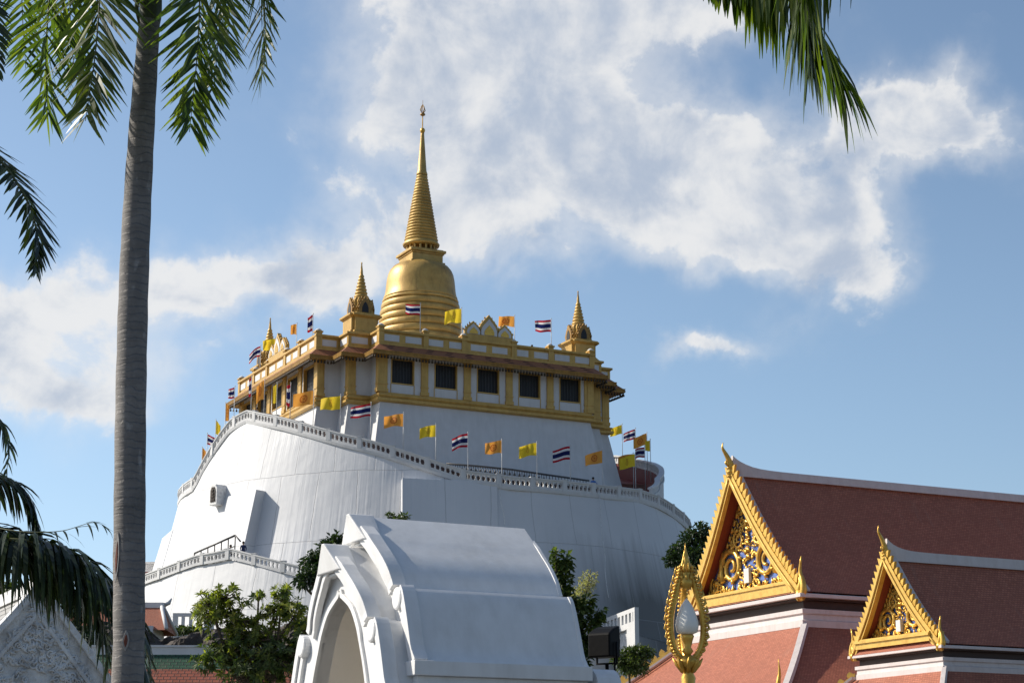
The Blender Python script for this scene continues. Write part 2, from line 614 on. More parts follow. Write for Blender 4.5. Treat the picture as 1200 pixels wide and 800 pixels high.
def trunk_mat():
    m, nt, b = new_mat('ringed_palm_trunk', .8, 0, .25)
    v = coords(nt, 'Object')
    warp = nd(nt, 'ShaderNodeVectorMath', operation='MULTIPLY_ADD')
    nz = nd(nt, 'ShaderNodeTexNoise', Scale=5.0, Detail=5.0)
    nt.links.new(v, nz.inputs['Vector'])
    nt.links.new(nz.outputs['Color'], warp.inputs[0])
    warp.inputs[1].default_value = (0, 0, .16)
    nt.links.new(v, warp.inputs[2])
    sep = nd(nt, 'ShaderNodeSeparateXYZ')
    nt.links.new(warp.outputs[0], sep.inputs[0])
    ringf = noise(nt, coords(nt, 'Object', (.6, .6, 16)), 1.0, 4, .7, .5)
    saw = math_n(nt, 'FRACT', math_n(nt, 'MULTIPLY', sep.outputs['Z'], 13.0))
    ring = math_n(nt, 'MULTIPLY', math_n(nt, 'SUBTRACT', saw, .82), 5.0, True)
    big = noise(nt, coords(nt, 'Object', (1, 1, .7)), 2.2, 8, .72)
    spots = noise(nt, coords(nt, 'Object', (1, 1, .6)), 9.0, 3, .5)
    c = ramp(nt, big, [(.3, (.12, .112, .106)), (.5, (.19, .178, .168)), (.72, (.27, .255, .24))])
    c = mixc(nt, math_n(nt, 'MULTIPLY', math_n(nt, 'SUBTRACT', spots, .63), 6.0, True), c, (.38, .37, .36))
    c = mixc(nt, math_n(nt, 'MULTIPLY', ring, .30), c, (.08, .075, .07))
    c = mixc(nt, math_n(nt, 'MULTIPLY', math_n(nt, 'SUBTRACT', ringf, .5), 2.2, True), c, (.085, .08, .078))
    nt.links.new(c, b.inputs['Base Color'])
    h = math_n(nt, 'ADD', math_n(nt, 'MULTIPLY', ring, -1.0), ringf)
    bump(nt, b, h, .7, .02)
    return m


M['palm_trunk'] = trunk_mat()


def flag_mat(kind):
    m, nt, b = new_mat('flag_' + kind + '_cloth', .75, 0, .2)
    t = nd(nt, 'ShaderNodeTexCoord')
    sep = nd(nt, 'ShaderNodeSeparateXYZ')
    nt.links.new(t.outputs['UV'], sep.inputs[0])
    x, y = sep.outputs['X'], sep.outputs['Y']
    if kind == 'striped':
        red, wht, blu = (.42, .015, .03), (.72, .72, .72), (.012, .018, .10)
        c = ramp(nt, y, [(0, red), (1 / 6, wht), (2 / 6, blu), (4 / 6, wht), (5 / 6, red)], 'CONSTANT')
    else:
        base = (.85, .62, .04) if kind == 'yellow' else (.85, .38, .07)
        dx = math_n(nt, 'MULTIPLY', math_n(nt, 'SUBTRACT', x, .5), 1.45)
        dy = math_n(nt, 'SUBTRACT', y, .5)
        r = math_n(nt, 'SQRT', math_n(nt, 'ADD', math_n(nt, 'MULTIPLY', dx, dx), math_n(nt, 'MULTIPLY', dy, dy)))
        if kind == 'orange':      # eight-spoked wheel
            ang = math_n(nt, 'ARCTAN2', dy, dx)
            sp = math_n(nt, 'GREATER_THAN', math_n(nt, 'COSINE', math_n(nt, 'MULTIPLY', ang, 8.0)), .45)
            sp = math_n(nt, 'MULTIPLY', sp, math_n(nt, 'LESS_THAN', r, .24))
            rim = math_n(nt, 'MULTIPLY', math_n(nt, 'GREATER_THAN', r, .21), math_n(nt, 'LESS_THAN', r, .29))
            hub = math_n(nt, 'LESS_THAN', r, .07)
            f = math_n(nt, 'MAXIMUM', math_n(nt, 'MAXIMUM', sp, rim), hub)
            c = mixc(nt, math_n(nt, 'MULTIPLY', f, .75), base, (.42, .06, .015))
        else:                     # tall looped cipher below a small crown
            ex = math_n(nt, 'MULTIPLY', dx, 1.7)
            r2 = math_n(nt, 'SQRT', math_n(nt, 'ADD', math_n(nt, 'MULTIPLY', ex, ex), math_n(nt, 'MULTIPLY', math_n(nt, 'ADD', dy, .05), math_n(nt, 'ADD', dy, .05))))
            ringm = math_n(nt, 'MULTIPLY', math_n(nt, 'GREATER_THAN', r2, .11), math_n(nt, 'LESS_THAN', r2, .2))
            crown = math_n(nt, 'MULTIPLY', math_n(nt, 'LESS_THAN', math_n(nt, 'ABSOLUTE', math_n(nt, 'SUBTRACT', dy, .24)), .07), math_n(nt, 'LESS_THAN', math_n(nt, 'ABSOLUTE', dx), .08))
            bar = math_n(nt, 'MULTIPLY', math_n(nt, 'LESS_THAN', math_n(nt, 'ABSOLUTE', math_n(nt, 'ADD', dy, .05)), .22), math_n(nt, 'LESS_THAN', math_n(nt, 'ABSOLUTE', math_n(nt, 'SUBTRACT', dx, .02)), .025))
            f = math_n(nt, 'MAXIMUM', math_n(nt, 'MAXIMUM', ringm, crown), bar)
            c = mixc(nt, math_n(nt, 'MULTIPLY', f, .6), base, (.48, .22, .03))
    nt.links.new(c, b.inputs['Base Color'])
    tr = nd(nt, 'ShaderNodeBsdfTranslucent')
    nt.links.new(c, tr.inputs['Color'])
    mx = nd(nt, 'ShaderNodeMixShader')
    mx.inputs[0].default_value = .4
    nt.links.new(b.outputs[0], mx.inputs[1])
    nt.links.new(tr.outputs[0], mx.inputs[2])
    nt.links.new(mx.outputs[0], nt.nodes['Material Output'].inputs['Surface'])
    return m


for k in ('striped', 'yellow', 'orange'):
    M['flag_' + k] = flag_mat(k)
M['scar'] = weathered('red_brown_scar', (.16, .05, .03), (.07, .03, .02), .8, scale=8, amt=.5)
M['pale_bark'] = weathered('pale_bark', (.30, .285, .27), (.2, .19, .18), .85, scale=8, amt=.5)


def flatcol(name, c, rough=.7):
    return weathered(name, c, tuple(x * .7 for x in c), rough, amt=.3, scale=6)

# ================================================================== ground
def build_ground():
    mb = MB()
    S = 2500
    mb.quad(V((-S, -S, 0)), V((S, -S, 0)), V((S, S, 0)), V((-S, S, 0)))
    struct(mb.build('ground', M['ground']))
    # the scrubby rise the white mount stands on
    mb = MB()
    rings = []
    n = 72
    for (r, z) in ((92, -.3), (76, 2.0), (62, 6.2), (50, 9.6), (42, 12.2), (35.5, 13.6), (30, 14.0)):
        ring = []
        for k in range(n):
            a = 2 * PI * k / n
            p = V((MC.x + r * math.cos(a), MC.y + r * math.sin(a), z))
            q = mnoise.noise(p * .09) + .5 * mnoise.noise(p * .25)
            if 0 < z:
                p.z += q * 1.2
            ring.append(p)
        rings.append(ring)
    mb.loft(rings, True, False, True, smooth=True)
    struct(mb.build('hill', M['hill']))


MC = V((-8.4, 200.0, 0))          # axis of the white mount


def mount_r(z):
    return 25.3 + .235 * (37 - z)


def terrace_r(z):
    return 32.0 + .22 * (24 - z)


def cone_hit(px, py, rf, c=MC):
    d = ray(px, py)
    best, by = 1e9, None
    y = c.y - 45
    while y < c.y + 6:
        p = CAM + d * y
        f = math.hypot(p.x - c.x, p.y - c.y) - rf(p.z)
        if f < 0:
            by = y
            break
        if f < best:
            best, by = f, y
        y += .05
    p = CAM + d * by
    return math.degrees(math.atan2(p.x - c.x, -(p.y - c.y))), p.z


def interp(tab, x):
    if x <= tab[0][0]:
        return tab[0][1]
    for (a, fa), (b, fb) in zip(tab, tab[1:]):
        if x <= b:
            return fa + (fb - fa) * (x - a) / max(b - a, 1e-6)
    return tab[-1][1]


def pol(r, th, z, c=MC):
    t = math.radians(th)
    return V((c.x + r * math.sin(t), c.y - r * math.cos(t), z))


RAIL_PX = [(232, 560), (245.5, 533.6), (262, 507.5), (274, 492), (293, 481), (336, 490), (400, 508), (438, 517), (476, 529),
           (512, 541), (545, 552), (600, 559), (678, 566), (712, 570), (746, 574), (769, 582), (791, 597), (808, 613)]
rail_tab = sorted(cone_hit(px, py, mount_r) for (px, py) in RAIL_PX)
_l, _r = rail_tab[0], rail_tab[-1]
rail_tab = [(-180, (_l[1] + _r[1]) / 2), (-130, _l[1] - .8)] + rail_tab + [(135, _r[1] - .6), (180, (_l[1] + _r[1]) / 2)]
print('RAIL', [(round(a), round(b, 1)) for a, b in rail_tab])
RAIL_H = 1.05


def rail_top(th):
    return interp(rail_tab, th)


def floor_z(th):
    return rail_top(th) - RAIL_H


def drum_mesh(mb, topf, rf, zb, n=180, lip=0.0, t0=-180, t1=180, rows=14):
    """battered drum whose top follows topf(theta); UV = metres around and up"""
    rings, uvs = [], []
    for i in range(rows + 1):
        ring, uv = [], []
        for k in range(n + 1):
            th = t0 + (t1 - t0) * k / n
            zt = topf(th)
            z = zb + (zt - zb) * i / rows
            r = rf(z)
            p = pol(r, th, z)
            q = mnoise.noise(V((th * .11, z * .11, 3.1))) * .16 + mnoise.noise(V((th * .5, z * .05, 9.1))) * .05
            p = pol(r + q, th, z)
            ring.append(p)
            uv.append((math.radians(th) * 27, z))
        rings.append(ring)
        uvs.append(uv)
    mb.loft(rings, False, False, False, 0, True, uvs)


def build_mount():
    t = thing('white_mount', 'huge round white-painted mount with battered walls carrying the gilded pavilion', 'mount', (MC.x, MC.y, 12))
    mb = MB()
    drum_mesh(mb, floor_z, mount_r, 12.0)
    mb.build('mount_wall', M['mount'], t, fix=True)
    # string course under the parapet
    mb = MB()
    rings = []
    for k in range(181):
        th = -180 + 2 * k
        z = floor_z(th)
        r = mount_r(z)
        rings.append([pol(r - .3, th, z - .22), pol(r + .16, th, z - .22), pol(r + .20, th, z + .06), pol(r - .3, th, z + .06)])
    mb.loft(rings, True)
    mb.build('string_course', M['white'], t)
    # walkway behind the parapet
    mb = MB()
    rings = []
    for r in (mount_r(36) - 10, 1):
        pass
    n = 180
    inner, outer = [], []
    for k in range(n + 1):
        th = -180 + 360 * k / n
        z = floor_z(th)
        outer.append(pol(mount_r(z) - .05, th, z + .07))
        inner.append(pol(12.0, th, z + .07))
    mb.loft([outer, inner], False)
    mb.build('walkway', M['white'], t)

    # dark brown wall added inside the walkway so the parapet openings read dark
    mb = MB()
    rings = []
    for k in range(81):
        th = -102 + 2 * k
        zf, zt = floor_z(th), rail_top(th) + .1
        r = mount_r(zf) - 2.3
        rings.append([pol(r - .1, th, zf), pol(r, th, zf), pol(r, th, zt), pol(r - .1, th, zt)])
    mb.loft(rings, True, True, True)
    mb.build('added_dark_backing', M['dark_backing'], t)

    # buttresses
    def buttress(th, hw, z_top, z_bot, pr_top, pr_bot, lf=1.0, rf_=1.0):
        b = MB()
        a = math.radians(th)
        rad = V((math.sin(a), -math.cos(a), 0))
        tan = V((math.cos(a), math.sin(a), 0))
        vv, uu = [], []
        rt, rb = mount_r(z_top), mount_r(z_bot)
        base = V((MC.x, MC.y, 0))
        pts = []
        for (r0, rc, pr, z) in ((rt - 2.5, rt, pr_top, z_top), (rb - 2.5, rb, pr_bot, z_bot)):
            el = rc - math.sqrt(rc * rc - hw * hw)
            for (r, sgn) in ((r0, -1), (rc + pr * lf - el * (1 - lf) + (1 - lf) * .0, -1), (rc + pr * rf_ - el * (1 - rf_), 1), (r0, 1)):
                pts.append(base + rad * r + tan * (hw * sgn) + EZ * z)
        f = [(0, 1, 2, 3), (0, 4, 5, 1), (1, 5, 6, 2), (2, 6, 7, 3)]
        u0 = math.radians(th) * 27
        uv = [[(u0, z_top)] * 4, [(u0 - 1, z_top), (u0 - 1, z_bot), (u0 + .5, z_bot), (u0 + .5, z_top)],
              [(u0 - hw, z_top), (u0 - hw, z_bot), (u0 + hw, z_bot), (u0 + hw, z_top)],
              [(u0 + .5, z_top), (u0 + .5, z_bot), (u0 + 2, z_bot), (u0 + 2, z_top)]]
        b.add(pts, f, uv)
        return b.build('buttress', M['mount'], t, bevel=.04)

    th, z = cone_hit(300, 573, lambda z: mount_r(z) + 1.3)
    buttress(th - 5.2, 2.5, z, 15, 1.1, 1.2, .12, 1.0)
    th, z = cone_hit(472, 560, lambda z: mount_r(z) + 1.2)
    buttress(th + 9, 4.4, z, 15, 1.1, 1.3, 1.0, .1)
    th, z = cone_hit(214, 614, lambda z: mount_r(z) + .3)
    buttress(-78, 3.4, z + .2, 15, .7, 1.0, 1.0, .1)
    # small stone niche with a pointed head on the sunny side
    th, z = cone_hit(259, 580, mount_r)
    nb = MB()
    a = math.radians(th)
    rad, tan = V((math.sin(a), -math.cos(a), 0)), V((math.cos(a), math.sin(a), 0))
    c = pol(mount_r(z), th, z)
    prof = [(-.62, -1.05), (.62, -1.05), (.62, .5), (.35, .95), (-.35, .95), (-.62, .5)]
    nb.prism([c - rad * .6 + tan * x + EZ * y for x, y in prof], rad * 1.5)
    niche = nb.build('niche', M['stucco'], t, bevel=.05)
    nb = MB()
    nb.prism([c + rad * .89 + tan * (x * .66) + EZ * (y * .72) for x, y in prof], rad * .05)
    for k in range(4):
        nb.fbox(lambda u, v, zz: c + tan * u + rad * v + EZ * zz, -.3 + .03 * k, .3 - .06 * k, .93, .99 + .01 * k, -.62 + .3 * k, -.45 + .3 * k)
    nb.build('niche_relief', M['rock'], niche)
    # cables hanging down the shaded side
    for (pa, pb) in (((583, 558), (594, 640)), ((700, 577), (711, 700)), ((497, 480), (511, 535))):
        pts = []
        if pa[1] < 500:
            continue
        for k in range(9):
            s = k / 8
            th, z = cone_hit(pa[0] + (pb[0] - pa[0]) * s + math.sin(k * 1.7) * 1.0, pa[1] + (pb[1] - pa[1]) * s, lambda z: mount_r(z) + .1)
            pts.append(pol(mount_r(z) + .27, th, z))
        cb = MB()
        cb.tube(pts, .03, 5)
        cb.build('cable', M['stucco'], t)
    return t


def balustrade(name, label, group, ths, topf, rf, h=RAIL_H, holes=6, t=.28, inset=.0, zoff=.06, mat=None):
    """pierced white parapet: posts, rails and pierced panels between the posts"""
    mat = mat or M['white']
    mid = ths[len(ths) // 2]
    o = thing(name, label, 'balustrade', pol(rf(topf(mid)), mid, topf(mid) - h), group)
    for k, th in enumerate(ths):
        z = topf(th)
        r = rf(z - h) - inset
        a = math.radians(th)
        rad, tan = V((math.sin(a), -math.cos(a), 0)), V((math.cos(a), math.sin(a), 0))
        c = pol(r, th, 0)
        F = lambda u, v, zz, c=c, rad=rad, tan=tan: V((c.x, c.y, 0)) + tan * u + rad * v + EZ * zz
        b = MB()
        b.fbox(F, -.22, .22, -t / 2 - .05, t / 2 + .05, z - h + zoff, z + .05)
        b.fbox(F, -.26, .26, -t / 2 - .09, t / 2 + .09, z + .05, z + .11)
        b.build('post', mat, o)
    for th0, th1 in zip(ths, ths[1:]):
        b = MB()
        n = holes * 2 + 1

        def pt(s, dr, dz, top):
            th = th0 + (th1 - th0) * s
            z = topf(th)
            r = rf(z - h) - inset + dr
            return pol(r, th, z + dz if top else z - h + zoff + dz)
        # rails
        for (za, zb, dr, top) in ((0, .24, t / 2, False), (-.26, -.10, t / 2, True), (-.10, .02, t / 2 + .07, True)):
            rings = []
            for k in range(7):
                s = k / 6
                rings.append([pt(s, -dr, za, top), pt(s, dr, za, top), pt(s, dr, zb, top), pt(s, -dr, zb, top)])
            b.loft(rings, True, True, True)
        # uprights between the openings: waisted balusters
        for k in range(holes + 1):
            sc_ = (k + .5) / (holes + 1) if False else .07 + .86 * k / holes
            wd = .036
            for (qa, qb, wf) in ((.0, .33, 1.25), (.33, .66, .72), (.66, 1.0, 1.25)):
                p = []
                for q in (qa, qb):
                    for (s, dr) in ((sc_ - wd * wf / 1.6, -t / 2.4), (sc_ + wd * wf / 1.6, -t / 2.4), (sc_ + wd * wf / 1.6, t / 2.4), (sc_ - wd * wf / 1.6, t / 2.4)):
                        lo, hi = pt(s, dr, .24, False), pt(s, dr, -.26, True)
                        p.append(lo + (hi - lo) * q)
                b.add(p, [(0, 1, 5, 4), (1, 2, 6, 5), (2, 3, 7, 6), (3, 0, 4, 7)])
        b.build('pierced_panel', mat, o)
    return o


def rail_norm(th):
    return th


def build_rails():
    ths = [-98 + 7.1 * k for k in range(29)]
    o = balustrade('parapet', 'long white pierced parapet winding round the top edge of the white mount', None, ths, rail_top, mount_r)
    # the ramp that climbs on round the right-hand side: outer wall, red inside
    tab = sorted([(58, 33.3), (66, 34.3), (75, 35.6), (84, 36.8), (90, 37.7), (101, 39.1), (111, 40.2), (122.5, 41.5), (150, 43.0)])
    rt = thing('ramp_wall', 'curved white ramp wall with red inner face rising behind right end of mount', 'wall', pol(25, 90, 30))
    mb, rb = MB(), MB()
    RR = 25.0

    def ring_at(th, r0, r1, z0, z1):
        return [pol(r0, th, z0), pol(r1, th, z0), pol(r1, th, z1), pol(r0, th, z1)]
    th_list = [58 + 2 * k for k in range(47)]
    rr = lambda th: 24.15 + max(0, (74 - th)) * .11 - max(0, (70 - th)) * .0
    mb.loft([ring_at(th, rr(th) - .16, rr(th) + .16, floor_z(th) - .4, interp(tab, th) - .95) for th in th_list], True, True, True)
    mb.build('outer_wall', M['white'], rt)
    rb.loft([ring_at(th, rr(th) - .24, rr(th) - .165, floor_z(th), interp(tab, th) - .95) for th in th_list], True, True, True)
    rb.build('inner_lining', M['red_wall'], rt)
    cb = MB()
    cb.loft([ring_at(th, rr(th) - .3, rr(th) + .26, interp(tab, th) - .95, interp(tab, th) - .75) for th in th_list], True, True, True)
    cb.loft([ring_at(th, rr(th) - .3, rr(th) + .26, interp(tab, th) - .2, interp(tab, th)) for th in th_list], True, True, True)
    for k in range(92):
        th = 58.4 + k
        cb.loft([ring_at(th - .26, rr(th) - .13, rr(th) + .13, interp(tab, th) - .75, interp(tab, th) - .2),
                 ring_at(th + .26, rr(th) - .13, rr(th) + .13, interp(tab, th) - .75, interp(tab, th) - .2)], True, True, True)
    cb.build('pierced_rail', M['white'], rt)
    fb = MB()
    fb.loft([[pol(rr(th) - .25, th, interp(tab, th) - 2.6), pol(19.5, th, interp(tab, th) - 2.6)] for th in th_list if th > 104], False)
    fb.build('ramp_floor', M['red_wall'], rt)

    # dark hanging rail along the stair behind the parapet
    o = thing('stair_rail', 'dark metal stair rail hung with bells behind the parapet above the shaded wall', 'railing', pol(24, 12, 34))
    pts = []
    for (px, py) in ((523, 543), (560, 546), (600, 550), (640, 556), (690, 563)):
        th, z = cone_hit(px, py, lambda z: mount_r(z) - 1.6)
        pts.append((th, z))
    mb = MB()
    line = [pol(mount_r(z) - 1.6, th, z) for th, z in pts]
    mb.tube(line, .09, 6)
    mb.build('rail', M['steel'], o)
    pb = MB()
    for a, b in zip(line, line[1:]):
        for k in range(7):
            p = a + (b - a) * (k / 7)
            pb.tube([p + EZ * -1.6, p], .035, 5)
            q = a + (b - a) * ((k + .5) / 7)
            pb.lathe(q + EZ * -.55, [(.0, .5), (.03, .48), (.03, .3), (.10, .18), (.13, 0)], 8)
    pb.build('bells_and_posts', M['steel'], o)


# ---------------------------------------------------------------- lower terrace on the left
TER_PX = [(166, 676), (192.5, 666), (215, 657.5), (232.5, 651), (252.5, 647.5), (274, 643), (310, 652.5), (350, 662.5), (380, 671)]
ter_tab = sorted(cone_hit(px, py, terrace_r) for (px, py) in TER_PX)
print('TER', [(round(a), round(b, 1)) for a, b in ter_tab])
ter_tab = [(-110, ter_tab[0][1] - 1.0)] + ter_tab + [(60, ter_tab[-1][1] - 6)]


def ter_top(th):
    return interp(ter_tab, th)


def build_terrace():
    t = thing('lower_terrace', 'lower white terrace wall curving round the left foot of the mount', 'terrace wall', pol(34, -40, 12))
    mb = MB()
    drum_mesh(mb, lambda th: ter_top(th) - 1.0, terrace_r, 12.0, 90, 0, -108, 50, 8)
    mb.build('terrace_wall', M['mount'], t)
    mb = MB()
    a, b = [], []
    for k in range(91):
        th = -108 + 158 * k / 90
        z = ter_top(th) - .98
        a.append(pol(terrace_r(z) - .02, th, z))
        b.append(pol(24, th, z))
    mb.loft([a, b], False)
    mb.build('terrace_floor', M['white'], t)
    balustrade('parapet', 'white pierced parapet along the top of the lower left terrace', None,
               [-72 + 5.6 * k for k in range(15)], ter_top, terrace_r, 1.0)
    # metal frame leaning over the terrace with dark bells beneath
    o = thing('metal_frame', 'dark sloping metal handrail frame on the lower left terrace', 'handrail', pol(30, -33, 24))
    mb = MB()
    base = lambda px, py: (lambda tz: pol(terrace_r(tz[1]) - 1.2, tz[0], tz[1]))(cone_hit(px, py, lambda z: terrace_r(z) - 1.2))
    A, B = base(228, 648), base(276, 627)
    mb.tube([A, B], .10, 6)
    mb.tube([B, base(282, 634)], .08, 6)
    A2, B2 = A + EZ * -.55, B + EZ * -1.0
    mb.tube([A2, B2], .05, 6)
    for k in range(7):
        p = A + (B - A) * (k / 6)
        mb.tube([p, p - EZ * 2.3], .06, 6)
    mb.build('handrail', M['steel'], o)
    mb = MB()
    for k in range(6):
        p = A2 + (B2 - A2) * ((k + .5) / 6)
        mb.lathe(p + EZ * -.85, [(0, .75), (.12, .72), (.22, .5), (.27, .15), (.33, 0)], 12)
    mb.build('bell_row', M['black'], o)
    # ramp wall at far left with red inner face
    o = thing('ramp_wall', 'short white ramp wall with red inner face beside the palm trunk at far left of mount', 'wall', pol(31, -110, 22))
    tab = [(-140, 30.6), (-112, 29.4), (-96, 28.2), (-84, 26.5)]
    ring = lambda th, r0, r1, z0, z1: [pol(r0, th, z0), pol(r1, th, z0), pol(r1, th, z1), pol(r0, th, z1)]
    th_list = [-140 + 2 * k for k in range(25)]
    mb = MB()
    mb.loft([ring(th, 31.0, 31.3, 22, interp(tab, th) - 1.05) for th in th_list], True, True, True)
    mb.build('outer_wall', M['white'], o)
    mb = MB()
    mb.loft([ring(th, 30.92, 30.995, 22.5, interp(tab, th) - 1.05) for th in th_list], True, True, True)
    mb.build('inner_lining', M['red_wall'], o)
    mb = MB()
    mb.loft([ring(th, 30.85, 31.4, interp(tab, th) - 1.05, interp(tab, th) - .8) for th in th_list], True, True, True)
    mb.loft([ring(th, 30.85, 31.4, interp(tab, th) - .22, interp(tab, th)) for th in th_list], True, True, True)
    for k in range(48):
        th = -139.5 + k
        mb.loft([ring(th - .27, 30.95, 31.3, interp(tab, th) - .8, interp(tab, th) - .22), ring(th + .27, 30.95, 31.3, interp(tab, th) - .8, interp(tab, th) - .22)], True, True, True)
    mb.build('pierced_rail', M['white'], o)


# ================================================================== gallery pavilion
GC = V((-9.6, 200.0, 0))
GA, GB, GD = 16.2, 11.5, 2.35
G = frame(GC)


def outline(off=0.0, main=None):
    """square with twice-stepped corners; main = offset of the four long faces only"""
    a, b, d = GA + off, GB + off, GD
    am = GA + (off if main is None else main)
    q = [(b, -am), (b, -a + d), (b + d, -a + d), (b + d, -b), (a, -b)] if main is None else [(b, -am), (b, -a + d), (b + d, -a + d), (b + d, -b), (am, -b)]
    pts = []
    for k in range(4):
        for (u, v) in q:
            for _ in range(k):
                u, v = -v, u
            pts.append((u, v))
    return pts


def gring(off, z, main=None):
    return [G(u, v, z) for (u, v) in outline(off, main)]


Z_PL, Z_WB, Z_WT, Z_PT = 40.65, 41.6, 45.5, 47.8


def build_gallery():
    t = thing('gilded_pavilion', 'square white and gold pavilion with stepped corners and dark windows on top of the mount', 'pavilion', (GC.x, GC.y, 28))
    mb = MB()
    mb.loft([gring(2.3, 28.0), gring(0.0, Z_PL)], True, True, True)
    mb.build('plinth', M['white'], t)
    mb = MB()
    mb.loft([gring(o, z) for (o, z) in ((-.5, Z_PL - .02), (.12, Z_PL - .02), (.42, Z_PL + .1), (.42, Z_PL + .34), (.22, Z_PL + .42), (.34, Z_PL + .62), (.34, Z_PL + .74), (.14, Z_PL + .8), (.14, Z_WB), (-.8, Z_WB))], True)
    mb.build('base_moulding', M['gold_paint'], t)
    mb = MB()
    mb.loft([gring(0, Z_WB - .02, -.45), gring(0, Z_WT + .1, -.45)], True)
    mb.build('wall', M['white'], t)
    # the four long faces; the two seen get windows
    bay = 2 * GB / 5
    for face in range(4):
        if face == 0:      # faces the camera, shaded
            F = lambda u, n, z: G(u, -GA - n, z)
        elif face == 1:    # sunlit left face
            F = lambda u, n, z: G(-GA - n, -u, z)
        elif face == 2:
            F = lambda u, n, z: G(-u, GA + n, z)
        else:
            F = lambda u, n, z: G(GA + n, u, z)
        if face > 1:
            mb = MB()
            mb.fbox(F, -GB, GB, -.45, 0, Z_WB, Z_WT)
            mb.build('wall', M['white'], t)
            continue
        for k in range(6):
            c = -GB + bay * k
            mb = MB()
            mb.fbox(F, c - .36, c + .36, -.4, .16, Z_WB, Z_WT)
            for (zz, hh, e) in ((Z_WB, .35, .08), (Z_WB + .75, .12, .05), (Z_WT - .55, .12, .05), (Z_WT - .3, .3, .09)):
                mb.fbox(F, c - .36 - e, c + .36 + e, -.4, .16 + e, zz + .001, zz + hh)
            mb.build('pilaster', M['gold_paint'], t)
        for k in range(5):
            c = -GB + bay * (k + .5)
            W0, W1 = 42.62, 44.95
            hw = 1.13 if face == 0 else 1.42
            sill = 42.5 if not (face == 1 and k in (3, 4)) else 41.7
            W0 = sill + .12
            mb = MB()
            e = .37
            mb.fbox(F, c - bay / 2 + e, c - hw - .1, -.42, 0, Z_WB, Z_WT)
            mb.fbox(F, c + hw + .1, c + bay / 2 - e, -.42, 0, Z_WB, Z_WT)
            mb.fbox(F, c - hw - .098, c + hw + .098, -.42, -.004, W1 + .1, Z_WT)
            if sill > 42:
                mb.fbox(F, c - hw - .098, c + hw + .098, -.42, -.004, Z_WB, sill)
            mb.build('wall_panel', M['white'], t)
            wn_ = MB()
            for (a, b_, z0, z1) in ((c - hw - .1, c - hw, W0 - .1, W1 + .1), (c + hw, c + hw + .1, W0 - .1, W1 + .1), (c - hw, c + hw, W0 - .1, W0), (c - hw, c + hw, W1, W1 + .1)):
                wn_.fbox(F, a, b_, -.4, .06, z0, z1)
            # thin gold margins of the white strips
            for sx in (-1, 1):
                wn_.fbox(F, c + sx * (hw + .1) - .03, c + sx * (hw + .1) + .03, -.1, .05, Z_WB, W0 - .1)
            wnd = wn_.build('window', M['gold_paint'], t)
            pb = MB()
            pb.fbox(F, c - hw, c + hw, -.36, -.30, W0, W1)
            pb.build('pane', M['pane'], wnd)
            gb = MB()
            for q in range(1, 7):
                x = c - hw + 2 * hw * q / 7
                gb.fbox(F, x - .012, x + .012, -.26, -.235, W0, W1)
            gb.build('grille', M['steel'], wnd)
    # gold posts on every outer corner step, white already between
    for k in range(4):
        for (u, v) in ((GB, -GA), (GB + GD, -GA + GD), (GA, -GB)):
            x, y = u, v
            for _ in range(k):
                x, y = -y, x
            sx, sy = (1 if x > 0 else -1), (1 if y > 0 else -1)
            mb = MB()
            mb.fbox(G, min(x + sx * .12, x - sx * .68), max(x + sx * .12, x - sx * .68), min(y + sy * .12, y - sy * .68), max(y + sy * .12, y - sy * .68), Z_WB + .003, Z_WT)
            for (zz, hh, e) in ((Z_WB, .35, .07), (Z_WB + .75, .12, .05), (Z_WT - .5, .1, .05), (Z_WT - .3, .3, .08)):
                mb.fbox(G, min(x + sx * (.12 + e), x - sx * (.68 + e)), max(x + sx * (.12 + e), x - sx * (.68 + e)),
                        min(y + sy * (.12 + e), y - sy * (.68 + e)), max(y + sy * (.12 + e), y - sy * (.68 + e)), zz + .004, zz + hh)
            mb.build('corner_pilaster', M['gold_paint'], t)
    # eave
    mb = MB()
    mb.loft([gring(o, z) for (o, z) in ((-.3, 45.48), (.25, 45.48), (.36, 45.3), (.7, 45.22), (1.2, 45.04), (1.36, 45.02), (1.41, 45.2), (1.34, 45.24), (1.4, 45.42), (1.24, 45.46), (1.16, 45.42), (.0, 46.0))], True)
    mb.build('eave_cornice', M['gold_dark'], t)
    ro = outline(1.74), outline(.3)
    mb = MB()
    mb.loft([gring(1.2, 45.47), gring(.3, 46.28)], True, uvs=[[(k * 1.7, 0) for k in range(21)], [(k * 1.7, 1.65) for k in range(21)]])
    mb.build('eave_roof', M['tile_maroon'], t)
    # little bells and spear ends under the eave
    mb = MB()
    ring = gring(1.3, 44.99)
    for a, b in zip(ring, ring[1:] + ring[:1]):
        n = max(1, int((b - a).length / .33))
        for k in range(n):
            p = a + (b - a) * ((k + .5) / n)
            mb.lathe(p + EZ * -.36, [(0, .38), (.03, .36), (.035, .26), (.085, .2), (.11, .02), (.06, 0)], 6)
    struct(mb.build('bell_fringe', M['bell'], t), 'stuff')
    # parapet with white panels
    mb = MB()
    mb.loft([gring(o, z) for (o, z) in ((-.4, 46.0), (.36, 46.0), (.36, 46.42), (.22, 46.5), (.22, 47.42), (.3, 47.5), (.42, 47.56), (.42, 47.76), (.3, Z_PT), (-.2, Z_PT), (-.2, 46.2))], True)
    mb.build('roof_parapet', M['gold_paint'], t)
    mb = MB()
    mb.loft([gring(-.1, 46.1), gring(-10, 46.35)], True, False, True)
    mb.build('roof_terrace', M['white'], t)
    out = outline(.22)
